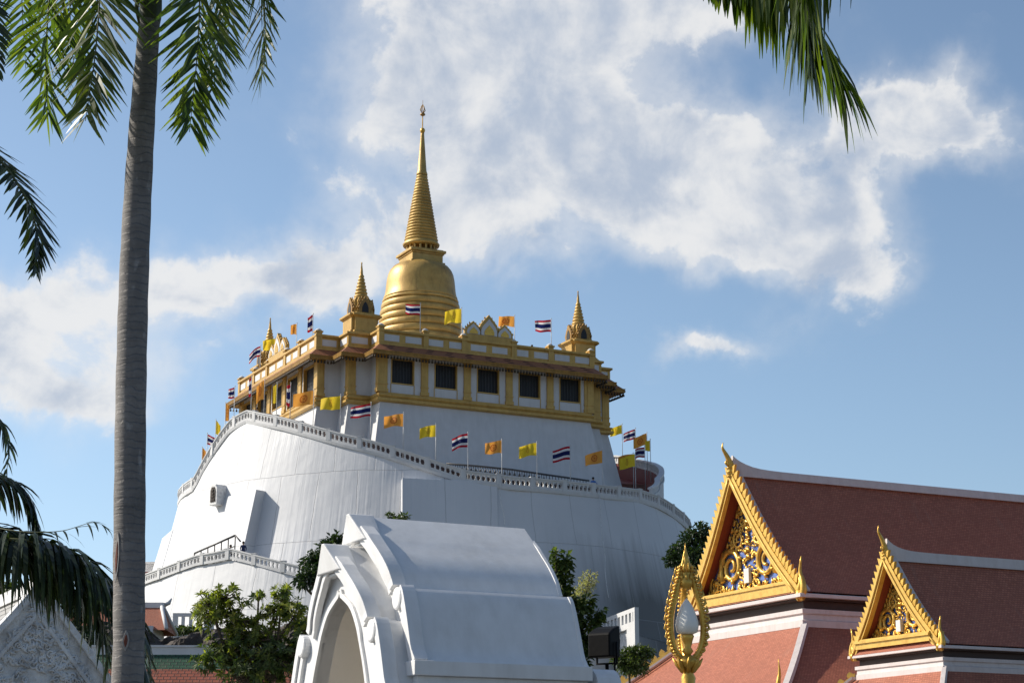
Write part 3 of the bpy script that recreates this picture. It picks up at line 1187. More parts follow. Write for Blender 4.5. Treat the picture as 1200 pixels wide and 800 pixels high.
    for i, ((u0, v0), (u1, v1)) in enumerate(zip(out, out[1:] + out[:1])):
        L = math.hypot(u1 - u0, v1 - v0)
        if 4 <= i < 14:
            continue
        nrm = V((v1 - v0, -(u1 - u0), 0)) / L
        n = max(1, round(L / 2.3))
        for k in range(n):
            s0, s1 = (k + .14) / n, (k + .86) / n
            p = lambda s, o: (u0 + (u1 - u0) * s + nrm.x * o, v0 + (v1 - v0) * s + nrm.y * o)
            a, b = p(s0, .03), p(s1, .03)
            ai, bi = p(s0, -.1), p(s1, -.1)
            mb = MB()
            mb.add([G(ai[0], ai[1], 46.66), G(bi[0], bi[1], 46.66), G(b[0], b[1], 46.66), G(a[0], a[1], 46.66),
                    G(ai[0], ai[1], 47.3), G(bi[0], bi[1], 47.3), G(b[0], b[1], 47.3), G(a[0], a[1], 47.3)],
                   [(0, 3, 2, 1), (4, 5, 6, 7), (0, 1, 5, 4), (1, 2, 6, 5), (2, 3, 7, 6), (3, 0, 4, 7)])
            mb.build('parapet_panel', M['white'], t)
    # parapet piers with white knob caps
    for face in (0, 1):
        F = (lambda u, n, z: G(u, -GA - n, z)) if face == 0 else (lambda u, n, z: G(-GA - n, -u, z))
        for u in (-GB - .1, -6.9, -2.75, 2.75, 6.9, GB + .1):
            mb = MB()
            mb.fbox(F, u - .28, u + .28, -.25, .36, 46.44, 47.95)
            mb.fbox(F, u - .36, u + .36, -.33, .46, 47.955, 48.1)
            pr = mb.build('parapet_pier', M['gold_paint'], t)
            cb = MB()
            cb.lathe(F(u, .05, 48.1), [(.3, 0), (.34, .1), (.2, .22), (.05, .3)], 10)
            cb.build('pier_cap', M['white'], pr)
        # three-arched crest over the middle of the parapet
        mb, wb, gb = MB(), [], []
        mb.fbox(F, -2.72, 2.72, -.3, .28, Z_PT + .003, 48.35)
        for (cx, hw, h) in ((-1.72, .92, 1.35), (0, 1.12, 2.15), (1.72, .92, 1.35)):
            def arch(s, zoff=0.0):
                pts = []
                for x, y in ((-1, 0), (-1, .3), (-.78, .55), (-.5, .72), (-.22, .88), (0, 1.02), (.22, .88), (.5, .72), (.78, .55), (1, .3), (1, 0)):
                    pts.append((cx + x * hw * s, 48.35 + zoff + y * h * s))
                return pts
            n0 = F(0, 1, 0) - F(0, 0, 0)
            mb.prism([F(x, -.2, z) for x, z in arch(1.0)], n0 * .4)
            wb.append(MB())
            wb[-1].prism([F(x, .2, z) for x, z in arch(.78, .03)], n0 * .06)
            gb.append(MB())
            gb[-1].prism([F(x, .25, z) for x, z in arch(.48, .06)], n0 * .06)
            for sg in (-1, 1):      # curled crockets
                for q in range(4):
                    x, z = cx + sg * hw * (1 - q * .24), 48.35 + h * (.36 + q * .17)
                    mb.tube([F(x - sg * .05, 0, z - .08), F(x + sg * .1, 0, z), F(x + sg * .1, 0, z + .16)], [.1, .09, .02], 6)
        cr = mb.build('crest', M['gold_paint'], t)
        for a_, b_ in zip(wb, gb):
            a_.build('crest_arch', M['white'], cr)
            b_.build('crest_inset', M['gilt'], cr)


# ================================================================== main stupa and corner stupas
def ridged(prof0, prof1, n, depth):
    """a stack of n half-round rings between two (r, z) ends"""
    (r0, z0), (r1, z1) = prof0, prof1
    out = []
    for k in range(n):
        for q, d in ((0, 0.0), (.25, .75), (.5, 1.0), (.75, .75), (.98, 0.0)):
            s = (k + q) / n
            r = r0 + (r1 - r0) * s
            out.append((r + depth * (d - .55) * (r / max(r0, r1)) ** .6, z0 + (z1 - z0) * s))
    return out


def build_stupa():
    t = thing('golden_stupa', 'great golden bell-shaped stupa with ringed spire rising above the pavilion', 'stupa', (GC.x, GC.y, 46.3))
    c = V((GC.x - .28, GC.y, 0))
    G = frame(c)
    mb = MB()
    prof = [(6.2, 46.2), (6.2, 47.6), (5.9, 47.8), (5.75, 48.6), (5.55, 49.1)]
    zz = 49.1
    for (r, h) in ((5.14, .88), (5.06, .86), (4.97, .84), (4.87, .82), (4.76, .8), (4.65, .78), (4.53, .76), (4.41, .74), (4.28, .42)):
        for q in range(9):
            a = PI * q / 8
            prof.append((r - .02 + .16 * math.sin(a) ** .8, zz + h * .86 * (1 - math.cos(a)) / 2))
        prof.append((r - .12, zz + h * .9))
        prof.append((r - .14, zz + h))
        zz += h
    z_bell = zz
    prof = [(r * .935, z) for r, z in prof]
    mb.lathe(c, prof, 64)
    mb.build('ringed_base', M['mosaic'], t)
    mb = MB()
    bell = [(r, z_bell + q) for r, q in ((4.3, -.05), (4.28, .12), (4.12, .5), (4.03, 1.0), (3.97, 1.6), (3.9, 2.2), (3.78, 2.75), (3.58, 3.2), (3.25, 3.6), (2.75, 3.9), (1.8, 4.1))]
    bell = [(r * .94, z) for r, z in bell]
    mb.lathe(c, bell, 64)
    mb.build('bell_dome', M['mosaic'], t)
    zh = z_bell + 3.5
    mb = MB()
    for (s, z0, z1) in ((2.0, zh, zh + .45), (1.8, zh + .45, zh + 1.3), (1.9, zh + 1.3, zh + 1.5), (2.08, zh + 1.5, zh + 1.78), (1.85, zh + 1.78, zh + 1.9)):
        mb.fbox(G, -s, s, -s, s, z0, z1)
    mb.build('square_throne', M['mosaic'], t, bevel=.04)
    zc = zh + 1.9
    print('STUPA', z_bell, zc)
    for k in range(16):
        a = 2 * PI * k / 16
        mb = MB()
        mb.lathe(c + V((1.55 * math.cos(a), 1.55 * math.sin(a), zc)), [(.16, 0), (.12, .08), (.12, .5), (.17, .62)], 8)
        mb.build('colonnette', M['mosaic'], t)
    mb = MB()
    mb.lathe(c, [(.95, zc - .1), (.95, zc + .7)], 24)
    mb.build('drum', M['gold_dark'], t)
    zs = zc + .60
    Z_S, Z_T = 70.2, 75.3
    mb = MB()
    mb.lathe(c, [(1.2, zs), (1.95, zs + .05), (2.02, zs + .25), (1.8, zs + .55)] + ridged((1.78, zs + .6), (.56, Z_S), 22, .22), 40)
    mb.build('ringed_spire', M['mosaic'], t)
    mb = MB()
    mb.lathe(c, [(.6, Z_S), (.62, Z_S + .15), (.5, Z_S + .5), (.2, Z_T - .4), (.2, Z_T - .2)], 24)
    mb.build('needle', M['mosaic'], t)
    fin = MB()
    fin.lathe(c, [(.05, Z_T - .25), (.22, Z_T - .1), (.3, Z_T + .12), (.22, Z_T + .34), (.06, Z_T + .45), (.05, 77.3)], 16)
    f = fin.build('finial_ball', M['gilt'], t)
    mb = MB()
    mb.tube([c + EZ * 77.1, c + EZ * 79.0], [.04, .02], 6)
    mb.lathe(c, [(.06, 77.1), (.3, 77.25), (.26, 77.4), (.05, 77.5)], 10)
    cx = c + EZ * 77.5
    for a in range(4):
        d = V((math.cos(a * PI / 2 + .6), math.sin(a * PI / 2 + .6), 0))
        mb.tube([cx + d * .1, cx + d * .32 + EZ * .3, cx + d * .16 + EZ * .75, cx + EZ * 1.0], [.05, .05, .04, .02], 5)
    mb.build('weather_vane', M['gold_dark'], f)


def corner_stupa(u, v, label, s=1.0):
    b = G(u, v, 46.2)
    t = thing('corner_stupa', label, 'small stupa', b, 'small stupas at the pavilion corners')
    F = lambda x, y, z: b + E1 * (x * s) + E2 * (y * s) + EZ * z

    def ring(h, z, notch=.3):
        q = [(h - notch, -h), (h - notch, -h + notch), (h, -h + notch)]
        pts = []
        for k in range(4):
            for (x, y) in q:
                for _ in range(k):
                    x, y = -y, x
                pts.append(F(x, y, z))
        return pts
    mb = MB()
    mb.loft([ring(h, z) for h, z in ((1.75, -.2), (1.75, 1.75), (1.6, 1.8), (1.55, 2.0), (1.42, 2.05), (1.42, 3.3), (1.55, 3.4), (1.7, 3.52), (1.7, 3.7), (1.4, 3.8))], True, True, True)
    mb.build('pedestal', M['gold_paint'], t)
    mb = MB()
    mb.loft([ring(h, z, .25) for h, z in ((1.2, 3.78), (1.2, 3.95), (1.02, 4.0), (.95, 5.2), (.8, 5.45), (.7, 5.6))], True, True, True)
    nb = mb.build('niche_body', M['gold_paint'], t)
    for k in range(4):
        a, c_ = ((0, -1), (1, 0), (0, 1), (-1, 0))[k]
        d = E1 * a + E2 * c_
        tn = E1 * -c_ + E2 * a
        base = b + d * (.98 * s) + EZ * 3.85
        ar = [(-.62, 0), (-.7, .6), (-.52, 1.05), (-.25, 1.4), (0, 1.75), (.25, 1.4), (.52, 1.05), (.7, .6), (.62, 0)]
        mb = MB()
        mb.prism([base + tn * (x * s) + EZ * z for x, z in ar], d * .22)
        for sg in (-1, 1):
            for q in range(4):
                x, z = sg * (.72 - .16 * q), .5 + q * .33
                mb.tube([base + d * .1 + tn * (x * s) + EZ * z, base + d * .1 + tn * ((x + sg * .13) * s) + EZ * (z + .08), base + d * .1 + tn * ((x + sg * .1) * s) + EZ * (z + .26)], [.1, .08, .02], 5)
        fr = mb.build('niche_arch', M['gold_dark'], nb)
    for k in range(4):
        mb = MB()
        a, c_ = ((0, -1), (1, 0), (0, 1), (-1, 0))[k]
        d = E1 * a + E2 * c_
        tn = E1 * -c_ + E2 * a
        base = b + d * (1.2 * s) + EZ * 3.95
        mb.prism([base + tn * (x * .55 * s) + EZ * (z * .68) for x, z in ((-.62, 0), (-.6, .7), (-.3, 1.3), (0, 1.6), (.3, 1.3), (.6, .7), (.62, 0))], d * .03)
        mb.build('niche_inset', M['pane'], nb)
    mb = MB()
    mb.lathe(b, [(.8 * s, 5.5), (.72 * s, 5.62)] + ridged((.68 * s, 5.65), (.2 * s, 8.1), 7, .16) + [(.16 * s, 8.15), (.12 * s, 8.6), (.05, 9.2), (.09, 9.25), (.03, 9.4)], 20)
    mb.build('spire', M['gold_paint'], t)


build_ground()
build_mount()
build_rails()
build_terrace()
build_gallery()
build_stupa()
corner_stupa(-12.0, -12.0, 'small gold stupa on the near corner of the pavilion left of the great stupa')
corner_stupa(12.4, -12.2, 'small gold stupa on the right corner of the pavilion against blue sky')
corner_stupa(-12.8, 12.8, 'small gold stupa at the far left end of the pavilion, mostly hidden')
corner_stupa(12.6, 12.6, 'small gold stupa hidden behind the great stupa at the rear corner')

# ================================================================== flags
FLAG_LABEL = {'striped': 'red white and blue striped flag', 'yellow': 'yellow flag with red-brown cipher', 'orange': 'orange flag with red wheel'}


def make_flag(kind, top, zbase, width, hgt, az, where, droop=.1, seed=0, group='flags'):
    """pole up to `top`; the cloth flies horizontally along compass direction az"""
    t = thing('flag', FLAG_LABEL[kind] + ' ' + where, 'flag', (top.x, top.y, zbase), group)
    mb = MB()
    mb.tube([V((top.x, top.y, zbase)), top], [.04, .028], 6)
    mb.lathe(top, [(.03, 0), (.06, .05), (.03, .11)], 6)
    mb.build('flagpole', M['pole'], t)
    rng = random.Random(seed)
    d = V((math.cos(az), math.sin(az), 0))
    nrm = V((-d.y, d.x, 0))
    ph, fr = rng.uniform(0, 6), rng.uniform(5.5, 8)
    cb = MB()
    rng_w = rng.uniform(.09, .2)
    droop = droop + rng.uniform(-.03, .16)
    nx, nz = 16, 8
    rings, uvs = [], []
    for i in range(nx + 1):
        s = i / nx
        col, uv = [], []
        for j in range(nz + 1):
            q = j / nz
            x = width * s * (1 - .06 * math.sin(s * 3 + ph) ** 2)
            off = math.sin(s * fr + ph + q * 1.4) * rng_w * width * s ** .7
            z = top.z - .06 - hgt * (1 - q) - droop * width * s ** 1.5 + .05 * math.sin(s * fr * .8 + ph) * hgt * s
            z += (q - .5) * hgt * -.12 * s
            col.append(V((top.x, top.y, 0)) + d * (x + .04) + nrm * off + EZ * z)
            uv.append((1 - s, q))
        rings.append(col)
        uvs.append(uv)
    cb.loft(rings, False, m=0, smooth=True, uvs=uvs)
    cb.build('flag_cloth', M['flag_' + kind], t, fix=False)
    return t


PXM = 11.7
# (kind, pole-top pixel, pole-foot pixel, flag width px (+ = flies right), flag height px, droop, where)
UP = 'flags on the pavilion roof parapet'
for i, (kind, tp, ft, wpx, hpx, dr, where) in enumerate([
    ('striped', (305.6, 405), 442, -14, 13, .75, 'sloping down at far left end of pavilion roof'),
    ('yellow', (323, 396), 422, -15, 14, .2, 'in front of the far left small stupa'),
    ('orange', (348, 379), 408, -7, 13, .1, 'above the sunlit side crest of the pavilion'),
    ('striped', (367, 368), 395, -6, 20, .5, 'hanging limp left of the near corner stupa'),
    ('striped', (492.7, 356), 396, -18, 13, .0, 'flying in front of the rings of the great stupa'),
    ('yellow', (541, 361), 398, -19, 17, .05, 'at the right edge of the great stupa'),
    ('orange', (603, 370), 400, -20, 13, .0, 'above the right of the shaded crest'),
    ('striped', (646, 374), 410, -21, 15, .12, 'against blue sky near the right corner stupa')]):
    left = i < 4
    # on the parapet line of the face it stands on
    d = ray(*tp)
    best = None
    for k in range(4000):
        y = 170 + k * .02
        p = CAM + d * y - GC
        u, v = p.dot(E1), p.dot(E2)
        lim = (u > -GA + .5) if left else (v > -GA + .5)
        if lim:
            best = CAM + d * y
            break
    foot = 46.3
    az = PI if wpx < 0 else 0
    make_flag(kind, best, foot, abs(wpx) / PXM * 1.02, hpx / PXM, PI + (.25 if i != 3 else .1), where, dr, i, UP)

LOW = 'flags along the mount parapet'
for i, (kind, tp, wpx, hpx, dr, where) in enumerate([
    ('orange', (264.5, 472), 4.5, 22, .5, 'hanging limp, topmost on the left outline of the mount'),
    ('yellow', (253, 492), 6, 17, .9, 'second down on the left outline of the mount'),
    ('striped', (243, 508), 10, 13, .5, 'third down on the left outline of the mount'),
    ('orange', (237, 524), 4.5, 15, .6, 'lowest on the left outline of the mount'),
    ('striped', (275.4, 453), -7, 13, .3, 'below the left tip of the pavilion eave'),
    ('striped', (295.6, 441), -3, 23, .4, 'hanging edge-on before the left pavilion opening'),
    ('orange', (310.6, 445), -9, 22, .5, 'draped before the left pavilion opening'),
    ('yellow', (325, 449), -4, 22, .5, 'hanging limp beside the people on the left balcony'),
    ('striped', (341, 449), -4, 26, .3, 'hanging limp right of the left balcony'),
    ('orange', (368, 457), -22, 16, .05, 'spread against the sunlit pavilion windows'),
    ('yellow', (399.6, 463), -22, 15, .1, 'against the bright corner of the plinth'),
    ('striped', (435, 472), -23, 14, .05, 'below the near corner of the pavilion'),
    ('orange', (473, 484), -21, 14, .05, 'below the first shaded pavilion window'),
    ('yellow', (511, 497), -17.5, 13, .12, 'below the second shaded pavilion window'),
    ('striped', (548.5, 507), -17.5, 15, .2, 'left of the middle of the shaded plinth'),
    ('orange', (588, 515), -18, 14, .05, 'in the middle of the shaded plinth'),
    ('yellow', (629, 518), -20, 14, .15, 'below the fourth shaded pavilion window'),
    ('striped', (668, 522), -20, 15, .2, 'below the fifth shaded pavilion window'),
    ('orange', (706, 527), -19, 14, .15, 'at the right foot of the plinth')]):
    th, z = cone_hit(tp[0], tp[1], lambda z: mount_r(z - 5) - .75)
    top = pol(mount_r(z - 5) - .75, th, z)
    if i < 4:
        d = ray(*tp)
        th = -84 + i * -3
        y = 199 + 1.5 * i
        top = CAM + d * y
        # keep it just inside the parapet
        th = math.degrees(math.atan2(top.x - MC.x, -(top.y - MC.y)))
    az = (PI + .1 if wpx < 0 else .1) + (random.random() - .5) * .3
    make_flag(kind, top, floor_z(th) + .05, abs(wpx) / PXM, hpx / PXM, az, where, dr, 40 + i, LOW)

RG = 'flags on the right-hand ramp'
for i, (kind, tp, th0, wpx, hpx, dr, where) in enumerate([
    ('yellow', (729, 497), 118, -16.5, 12, .2, 'leftmost at the top of the right-hand ramp'),
    ('striped', (744.6, 502), 108, -15, 13, .35, 'uppermost striped one on the right-hand ramp'),
    ('orange', (758, 507), 98, -17, 15, .2, 'uppermost orange one on the right-hand ramp'),
    ('yellow', (762, 515), 93, -6, 14, .1, 'narrow, rightmost on the right-hand ramp'),
    ('striped', (755.6, 523), 85, -12, 13, .15, 'lower striped one on the right-hand ramp'),
    ('yellow', (744.4, 531), 68, -19, 15, .15, 'lowest and nearest on the right-hand ramp'),
    ('orange', (742, 531), 76, -19, 13, .1, 'half hidden behind the lowest yellow flag')]):
    d = ray(*tp)
    r = 24.8
    y = MC.y - r * math.cos(math.radians(th0))
    top = CAM + d * y
    make_flag(kind, top, top.z - 4.6, abs(wpx) / PXM, hpx / PXM, PI + (random.random() - .5) * .2, where, dr, 80 + i, RG)

# ================================================================== temple halls on the right
def spiral(c, X, Z, r0, turns, sgn, ph, n=26, shrink=.16):
    pts = []
    for k in range(n):
        s = k / (n - 1)
        a = ph + sgn * turns * 2 * PI * s
        r = r0 * (1 - s * (1 - shrink))
        pts.append(c + X * (r * math.cos(a)) + Z * (r * math.sin(a)))
    return pts


def scroll_work(mb, F, half, h, rnd, depth, k=1.0):
    """gilt scrolls filling an isosceles triangle; F(x, z, out) places a point on the board"""
    def lim(z):
        return half * (1 - z / h)
    X = F(1, 0, 0) - F(0, 0, 0)
    Z = F(0, 1, 0) - F(0, 0, 0)
    X.normalize(); Z.normalize()
    O = F(0, 0, 1) - F(0, 0, 0)
    O.normalize()

    def curl(x, z, r, sgn, ph, turns=1.6, th=.06):
        pts = spiral(F(x, z, depth), X, Z, r, turns, sgn, ph)
        n = len(pts)
        mb.tube(pts, [th * (1.15 - .6 * i / n) for i in range(n)], 6, flat=O)
        # flame leaves on the outside of the curl
        for i in range(1, n // 2 + 4, 2):
            p = pts[i]
            c = F(x, z, depth)
            d = (p - c).normalized()
            t = (pts[i + 1] - pts[i]).normalized() if i + 1 < n else d
            L = r * .42 * (1 - .4 * i / n)
            mb.tube([p, p + d * L * .5 + t * L * .25 + O * .02, p + d * L * .8 + t * L * .75], [th * .85, th * .7, .006], 5, flat=O)
    for sx in (-1, 1):
        curl(sx * half * .37, h * .25, h * .19, sx, PI * (.5 + .5 * sx) + 2.4 * sx, 1.9, .105 * k)
        curl(sx * half * .74, h * .10, h * .085, -sx, 1.2, 1.5, .055 * k)
        curl(sx * half * .20, h * .50, h * .095, -sx, PI * .5, 1.6, .055 * k)
        curl(sx * half * .16, h * .07, h * .065, sx, 2.0, 1.4, .045 * k)
        # edge vine and leaves along the slope
        for q in range(13):
            z = h * (.03 + .068 * q)
            x = lim(z) * .80
            if x < .05:
                continue
            p = F(sx * x, z, depth)
            mb.tube([p, p + X * (sx * -.09 * k) + Z * .13 * k + O * .03, p + X * (sx * .01) + Z * .27 * k], [.07 * k, .06 * k, .01], 5, flat=O)
        for q in range(7):
            x = sx * half * (.08 + .13 * q)
            p = F(x, h * .02, depth)
            mb.tube([p, p + Z * .12 * k + X * .04 * sx, p + Z * .26 * k], [.06 * k, .05 * k, .01], 5, flat=O)
    for sx in (-1, 1):
        curl(sx * half * .58, h * .045, h * .05, sx, .6, 1.3, .04 * k)
        curl(sx * half * .56, h * .33, h * .06, -sx, 2.2, 1.4, .04 * k)
        curl(sx * half * .30, h * .40, h * .05, sx, 1.0, 1.3, .035 * k)
        curl(sx * half * .10, h * .64, h * .05, sx, .4, 1.3, .035 * k)
        curl(sx * half * .15, h * .17, h * .05, -sx, 1.4, 1.2, .035 * k)
    # filler leaves scattered between
    for q in range(420):
        z = h * rnd.random() ** 1.4 * .85
        x = rnd.uniform(-1, 1) * lim(z) * .80
        if any(math.hypot(x - sx * half * .37, z - h * .25) < h * .21 for sx in (-1, 1)):
            continue
        p = F(x, z, depth - .01)
        a = rnd.uniform(0, 2 * PI)
        d = X * math.cos(a) + Z * math.sin(a)
        e = X * math.cos(a + .8) + Z * math.sin(a + .8)
        L = .11 * k
        mb.tube([p, p + d * L + O * .02, p + d * L + e * L], [.04 * k, .035 * k, .008], 5, flat=O)
    # figure-like central shaft: stacked cusps
    for q in range(9):
        z = h * (.30 + .065 * q)
        wd = .16 * k * (1 - q * .09)
        p = F(0, z, depth)
        mb.tube([p - X * wd, p + Z * .12 * k + O * .05, p + X * wd], [.02, .07 * k, .02], 5, flat=O)
        mb.tube([p, p + Z * .2 * k], [.07 * k * (1 - q * .08), .03 * k], 6, flat=O)


def curve3(pts, n=20):
    """Catmull-Rom through the points"""
    pts = [V(p) for p in pts]
    q = [pts[0] * 2 - pts[1]] + pts + [pts[-1] * 2 - pts[-2]]
    out = []
    m = len(pts) - 1
    for i in range(n + 1):
        s = i / n * m
        k = min(int(s), m - 1)
        t = s - k
        a, b, c, d = q[k], q[k + 1], q[k + 2], q[k + 3]
        out.append(.5 * ((2 * b) + (c - a) * t + (a * 2 - b * 5 + c * 4 - d) * t * t + (b * 3 - a - c * 3 + d) * t ** 3))
    return out


def temple_hall(label, O, wv, h, length, skirt_out, skirt_drop, far_skirt, big, lean, zwall=0.0):
    """gabled hall. O = right-hand foot of the gable (the eave corner nearest the camera).
    local axes: u along the ridge away from the gable, v across (0 = centre), z up from the eave line"""
    c = O + E2 * wv
    c = V((c.x, c.y, O.z))
    t = thing('temple_hall', label, 'temple hall', (c.x, c.y, 0))
    rnd = random.Random(3 if big else 5)
    F = lambda u, v, z: c + E1 * u + E2 * v + EZ * z
    rec = .34 if big else .26            # how deep the pediment is set back
    k = 1.0 if big else .66
    sl = math.hypot(wv, h)

    # main slopes: gently hollow
    def slope(s):                      # s = 0 at ridge, 1 at eave -> (v, z)
        return wv * s, h * (1 - s) - .07 * h * math.sin(PI * s)
    ns = 10
    roof = MB()
    for sg in (-1, 1):
        rings, uvs = [], []
        for i in range(ns + 1):
            v, z = slope(i / ns)
            ug = -lean * (1 - i / ns)
            rings.append([F(ug, sg * v, z), F(length, sg * v, z)])
            uvs.append([(ug, -sl * i / ns), (length, -sl * i / ns)])
        roof.loft(rings, False, m=0, uvs=uvs)
    ro = roof.build('roof', M['tile_red'], t)
    # underside and thickness at the gable
    # white ridge with a swept-up end
    rb = MB()
    rw = .17 * (1.25 if big else 1)
    rings = []
    for i in range(31):
        s = i / 30
        u = -lean + (length + lean) * s ** 2
        up = .5 * k ** .6 * math.exp(-max(0, u + lean) / (.5 * k))
        z0, z1 = h - .16, h + (.16 if big else .18) + up
        tp_ = min(1, .35 + (u + lean) * 1.2)
        rings.append([F(u, -rw * tp_, z0), F(u, rw * tp_, z0), F(u, rw * .75 * tp_, z1), F(u, -rw * .75 * tp_, z1)])
    rb.loft(rings, True, True, True)
    rb.build('ridge_cap', M['pink_moulding'], ro)
    # white verge strip on the tiles, just inside the bargeboard
    vb = MB()
    for sg in (-1, 1):
        rings = []
        for i in range(ns + 1):
            s = i / ns
            v, z = slope(s)
            ug = -lean * (1 - s)
            rings.append([F(ug + .02, sg * v, z + .005), F(ug + .22 * k + .12, sg * v, z + .005), F(ug + .22 * k + .12, sg * (v + .04), z + .075), F(ug + .02, sg * (v + .04), z + .075)])
        vb.loft(rings, True, True, True)
    vb.build('verge', M['pink_moulding'], ro)

    # gilded bargeboards with teeth, finial and end hooks
    for sg in (-1, 1):
        mb = MB()
        bw, bt = .34 * k, .16
        rings = []
        for i in range(ns + 1):
            s = i / ns * .985
            v, z = slope(s)
            ug = -lean * (1 - s)
            rings.append([F(ug - bt, sg * (v + .03), z + .10), F(ug + .02, sg * (v + .03), z + .10), F(ug + .02, sg * (v - .02), z - bw * 1.25), F(ug - bt, sg * (v - .02), z - bw * 1.25)])
        mb.loft(rings, True, True, True)
        # raised bead in the middle of the board
        bead = []
        for i in range(ns + 1):
            s = i / ns * .985
            v, z = slope(s)
            bead.append(F(-lean * (1 - s) - bt - .02, sg * v, z - .02 - bw * .5))
        mb.tube(bead, .05 * k, 6)
        bd = mb.build('bargeboard', M['gilt_board'], t)
        tb = MB()
        nt_ = 22 if big else 17
        for i in range(nt_):
            s = (i + .6) / nt_ * .95
            v, z = slope(s)
            ug = -lean * (1 - s) - bt * .5
            tv, tz = wv / sl, -h / sl          # down the slope
            nv, nz = h / sl, wv / sl           # out of the slope
            L = .42 * k
            p = [(0, .02), (.10 * k, .12 * k), (.02 * k, .22 * k), (-.12 * k, L), (-.20 * k, .2 * k), (-.16 * k, .02)]
            pts = [F(ug - .05, sg * (v + tv * a + nv * b), z + .06 + tz * a + nz * b) for a, b in p]
            tb.prism(pts, E1 * .10)
        tb.build('bargeboard_teeth', M['gilt'], bd)
        # upswept hook at the foot
        hb = MB()
        v, z = slope(1)
        b0 = F(-.08, sg * v, 0)
        X = E2 * sg
        for (dx, pts_) in ((0, [(0, -.25), (.20, -.05), (.16, .35), (.02, .70), (.14, 1.25)]), (-.03, [(-.12, -.2), (-.02, .1), (.05, .35), (-.1, .55)])):
            pts = curve3([b0 + X * (a * k) + EZ * (b * k) for a, b in pts_], 10)
            hb.tube(pts, [.15 * k * (1 - .9 * (i / 10) ** 1.3) + .012 for i in range(11)], 8)
        hb.lathe(b0 + EZ * (-.3 * k), [(.05, 0), (.2 * k, .06 * k), (.22 * k, .2 * k), (.1 * k, .34 * k)], 8)
        hb.build('end_hook', M['gilt'], bd)
    fb = MB()
    top = F(-lean - .05, 0, h + .05)
    prof = [(.02, -.3), (0, .25), (-.08, .7), (-.22, 1.15), (-.40, 1.6), (-.42, 1.85), (-.38, 2.1)]
    pts = curve3([top + E1 * (a * k * .9) + EZ * (b * k ** .4 * .52) for a, b in prof], 18)
    fb.tube(pts, [.17 * k * (1 - i / 18) ** 1.25 + .014 for i in range(19)], 8)
    pts = curve3([top + E1 * (a * k) + EZ * (b * k * .6) for a, b in ((-.12, .35), (-.25, .5), (-.2, .72))], 6)
    fb.tube(pts, [.08 * k, .07 * k, .06 * k, .05 * k, .035 * k, .02, .01], 6)
    for q in range(4):
        fb.lathe(F(-lean - .12, 0, h - .22 * k + .16 * k * q), [(.02, 0), (.17 * k, .05), (.05, .13 * k)], 8)
    fb.build('ridge_finial', M['gilt'], t)

    # red boarded reveal between bargeboard and pediment
    sb = MB()
    for sg in (-1, 1):
        rings = []
        for i in range(ns + 1):
            s = i / ns
            v, z = slope(s)
            ug = -lean * (1 - s)
            rings.append([F(ug + .02, sg * (v - .02), z - .06), F(rec + .15, sg * (v - .02), z - .06), F(rec + .15, sg * (v - .03), z - .16), F(ug + .02, sg * (v - .03), z - .16)])
        sb.loft(rings, True, True, True)
    sb.build('reveal_boards', M['soffit_red'], t)
    # pediment: blue ground, gilt scrolls, base beam
    pb = MB()
    zb = .32 * k + (.1 if big else .16)
    pts = [F(rec, -wv * (1 - zb / h), zb)] + [F(rec, -slope(1 - i / 8)[0] * .98, max(zb, slope(1 - i / 8)[1] - .1)) for i in range(1, 8)] + [F(rec, 0, h - .12)] + \
          [F(rec, slope(i / 8)[0] * .98, max(zb, slope(i / 8)[1] - .1)) for i in range(1, 8)] + [F(rec, wv * (1 - zb / h), zb)]
    pb.prism(pts, E1 * .12)
    ped = pb.build('pediment', M['blue_glass'], t)
    gb = MB()
    FF = lambda x, z, o: F(rec - o, x, zb + z)
    scroll_work(gb, FF, wv * (1 - zb / h) * .93, (h - zb) * .90, rnd, .06, k * 1.1)
    gb.build('gilt_scrolls', M['gilt'], ped)
    wb = MB()
    wb.fbox(F, rec - .2, rec - .06, -.17 * k, .17 * k, zb + h * .06, zb + h * .06 + .55 * k)
    wb.build('niche_plaque', M['white'], ped)
    bb = MB()
    bb.fbox(F, rec - .5, rec + .1, -wv * .86, wv * .86, zb - .42 * k, zb + .03)
    bb.fbox(F, rec - .56, rec - .1, -wv * .87, wv * .87, zb - .1, zb - .02)
    bb.build('pediment_beam', M['gilt_board'], t)

    # eave line round the hall: white lip, dark recess, moulded white frieze
    def rect(o, z):
        return [F(-o, -wv - o, z), F(length, -wv - o, z), F(length, wv + o, z), F(-o, wv + o, z)]
    eb = MB()
    tl = MB()
    tl.quad(F(-.28 * k - .02, -wv - .02, -.08), F(-.28 * k - .02, wv + .02, -.08), F(rec - .35, wv * .95, zb - .38 * k), F(rec - .35, -wv * .95, zb - .38 * k),
            uv=[(0, 0), (2 * wv, 0), (2 * wv, .8), (0, .8)])
    tl.build('pediment_sill_tiles', M['tile_red'], t)
    eb.loft([rect(o * k, z * k) for o, z in ((-.6, -.04), (.26, -.10), (.30, -.12), (.30, -.24), (-.3, -.26))], True)
    eb.build('eave_lip', M['pink_moulding'], t)
    db = MB()
    db.loft([rect(o * k, z * k) for o, z in ((.1, -.262), (.1, -.32), (-.12, -.34), (-.12, -.64))], True)
    db.build('eave_recess', M['dark_gap'], t)
    mb = MB()
    mb.loft([rect(o * k, z * k) for o, z in ((-.2, -.60), (.06, -.642), (.06, -.80), (-.02, -.84), (.0, -1.02), (.10, -1.06), (.10, -1.3), (-.3, -1.31))], True)
    mb.build('frieze', M['pink_moulding'], t)

    # lower skirt roof
    z0 = -1.26 * k
    so, sd = skirt_out, skirt_drop

    def sk(s, sgv, gable):
        o = so * s
        z = z0 - sd * s - .05 * sd * math.sin(PI * s)
        return o, z
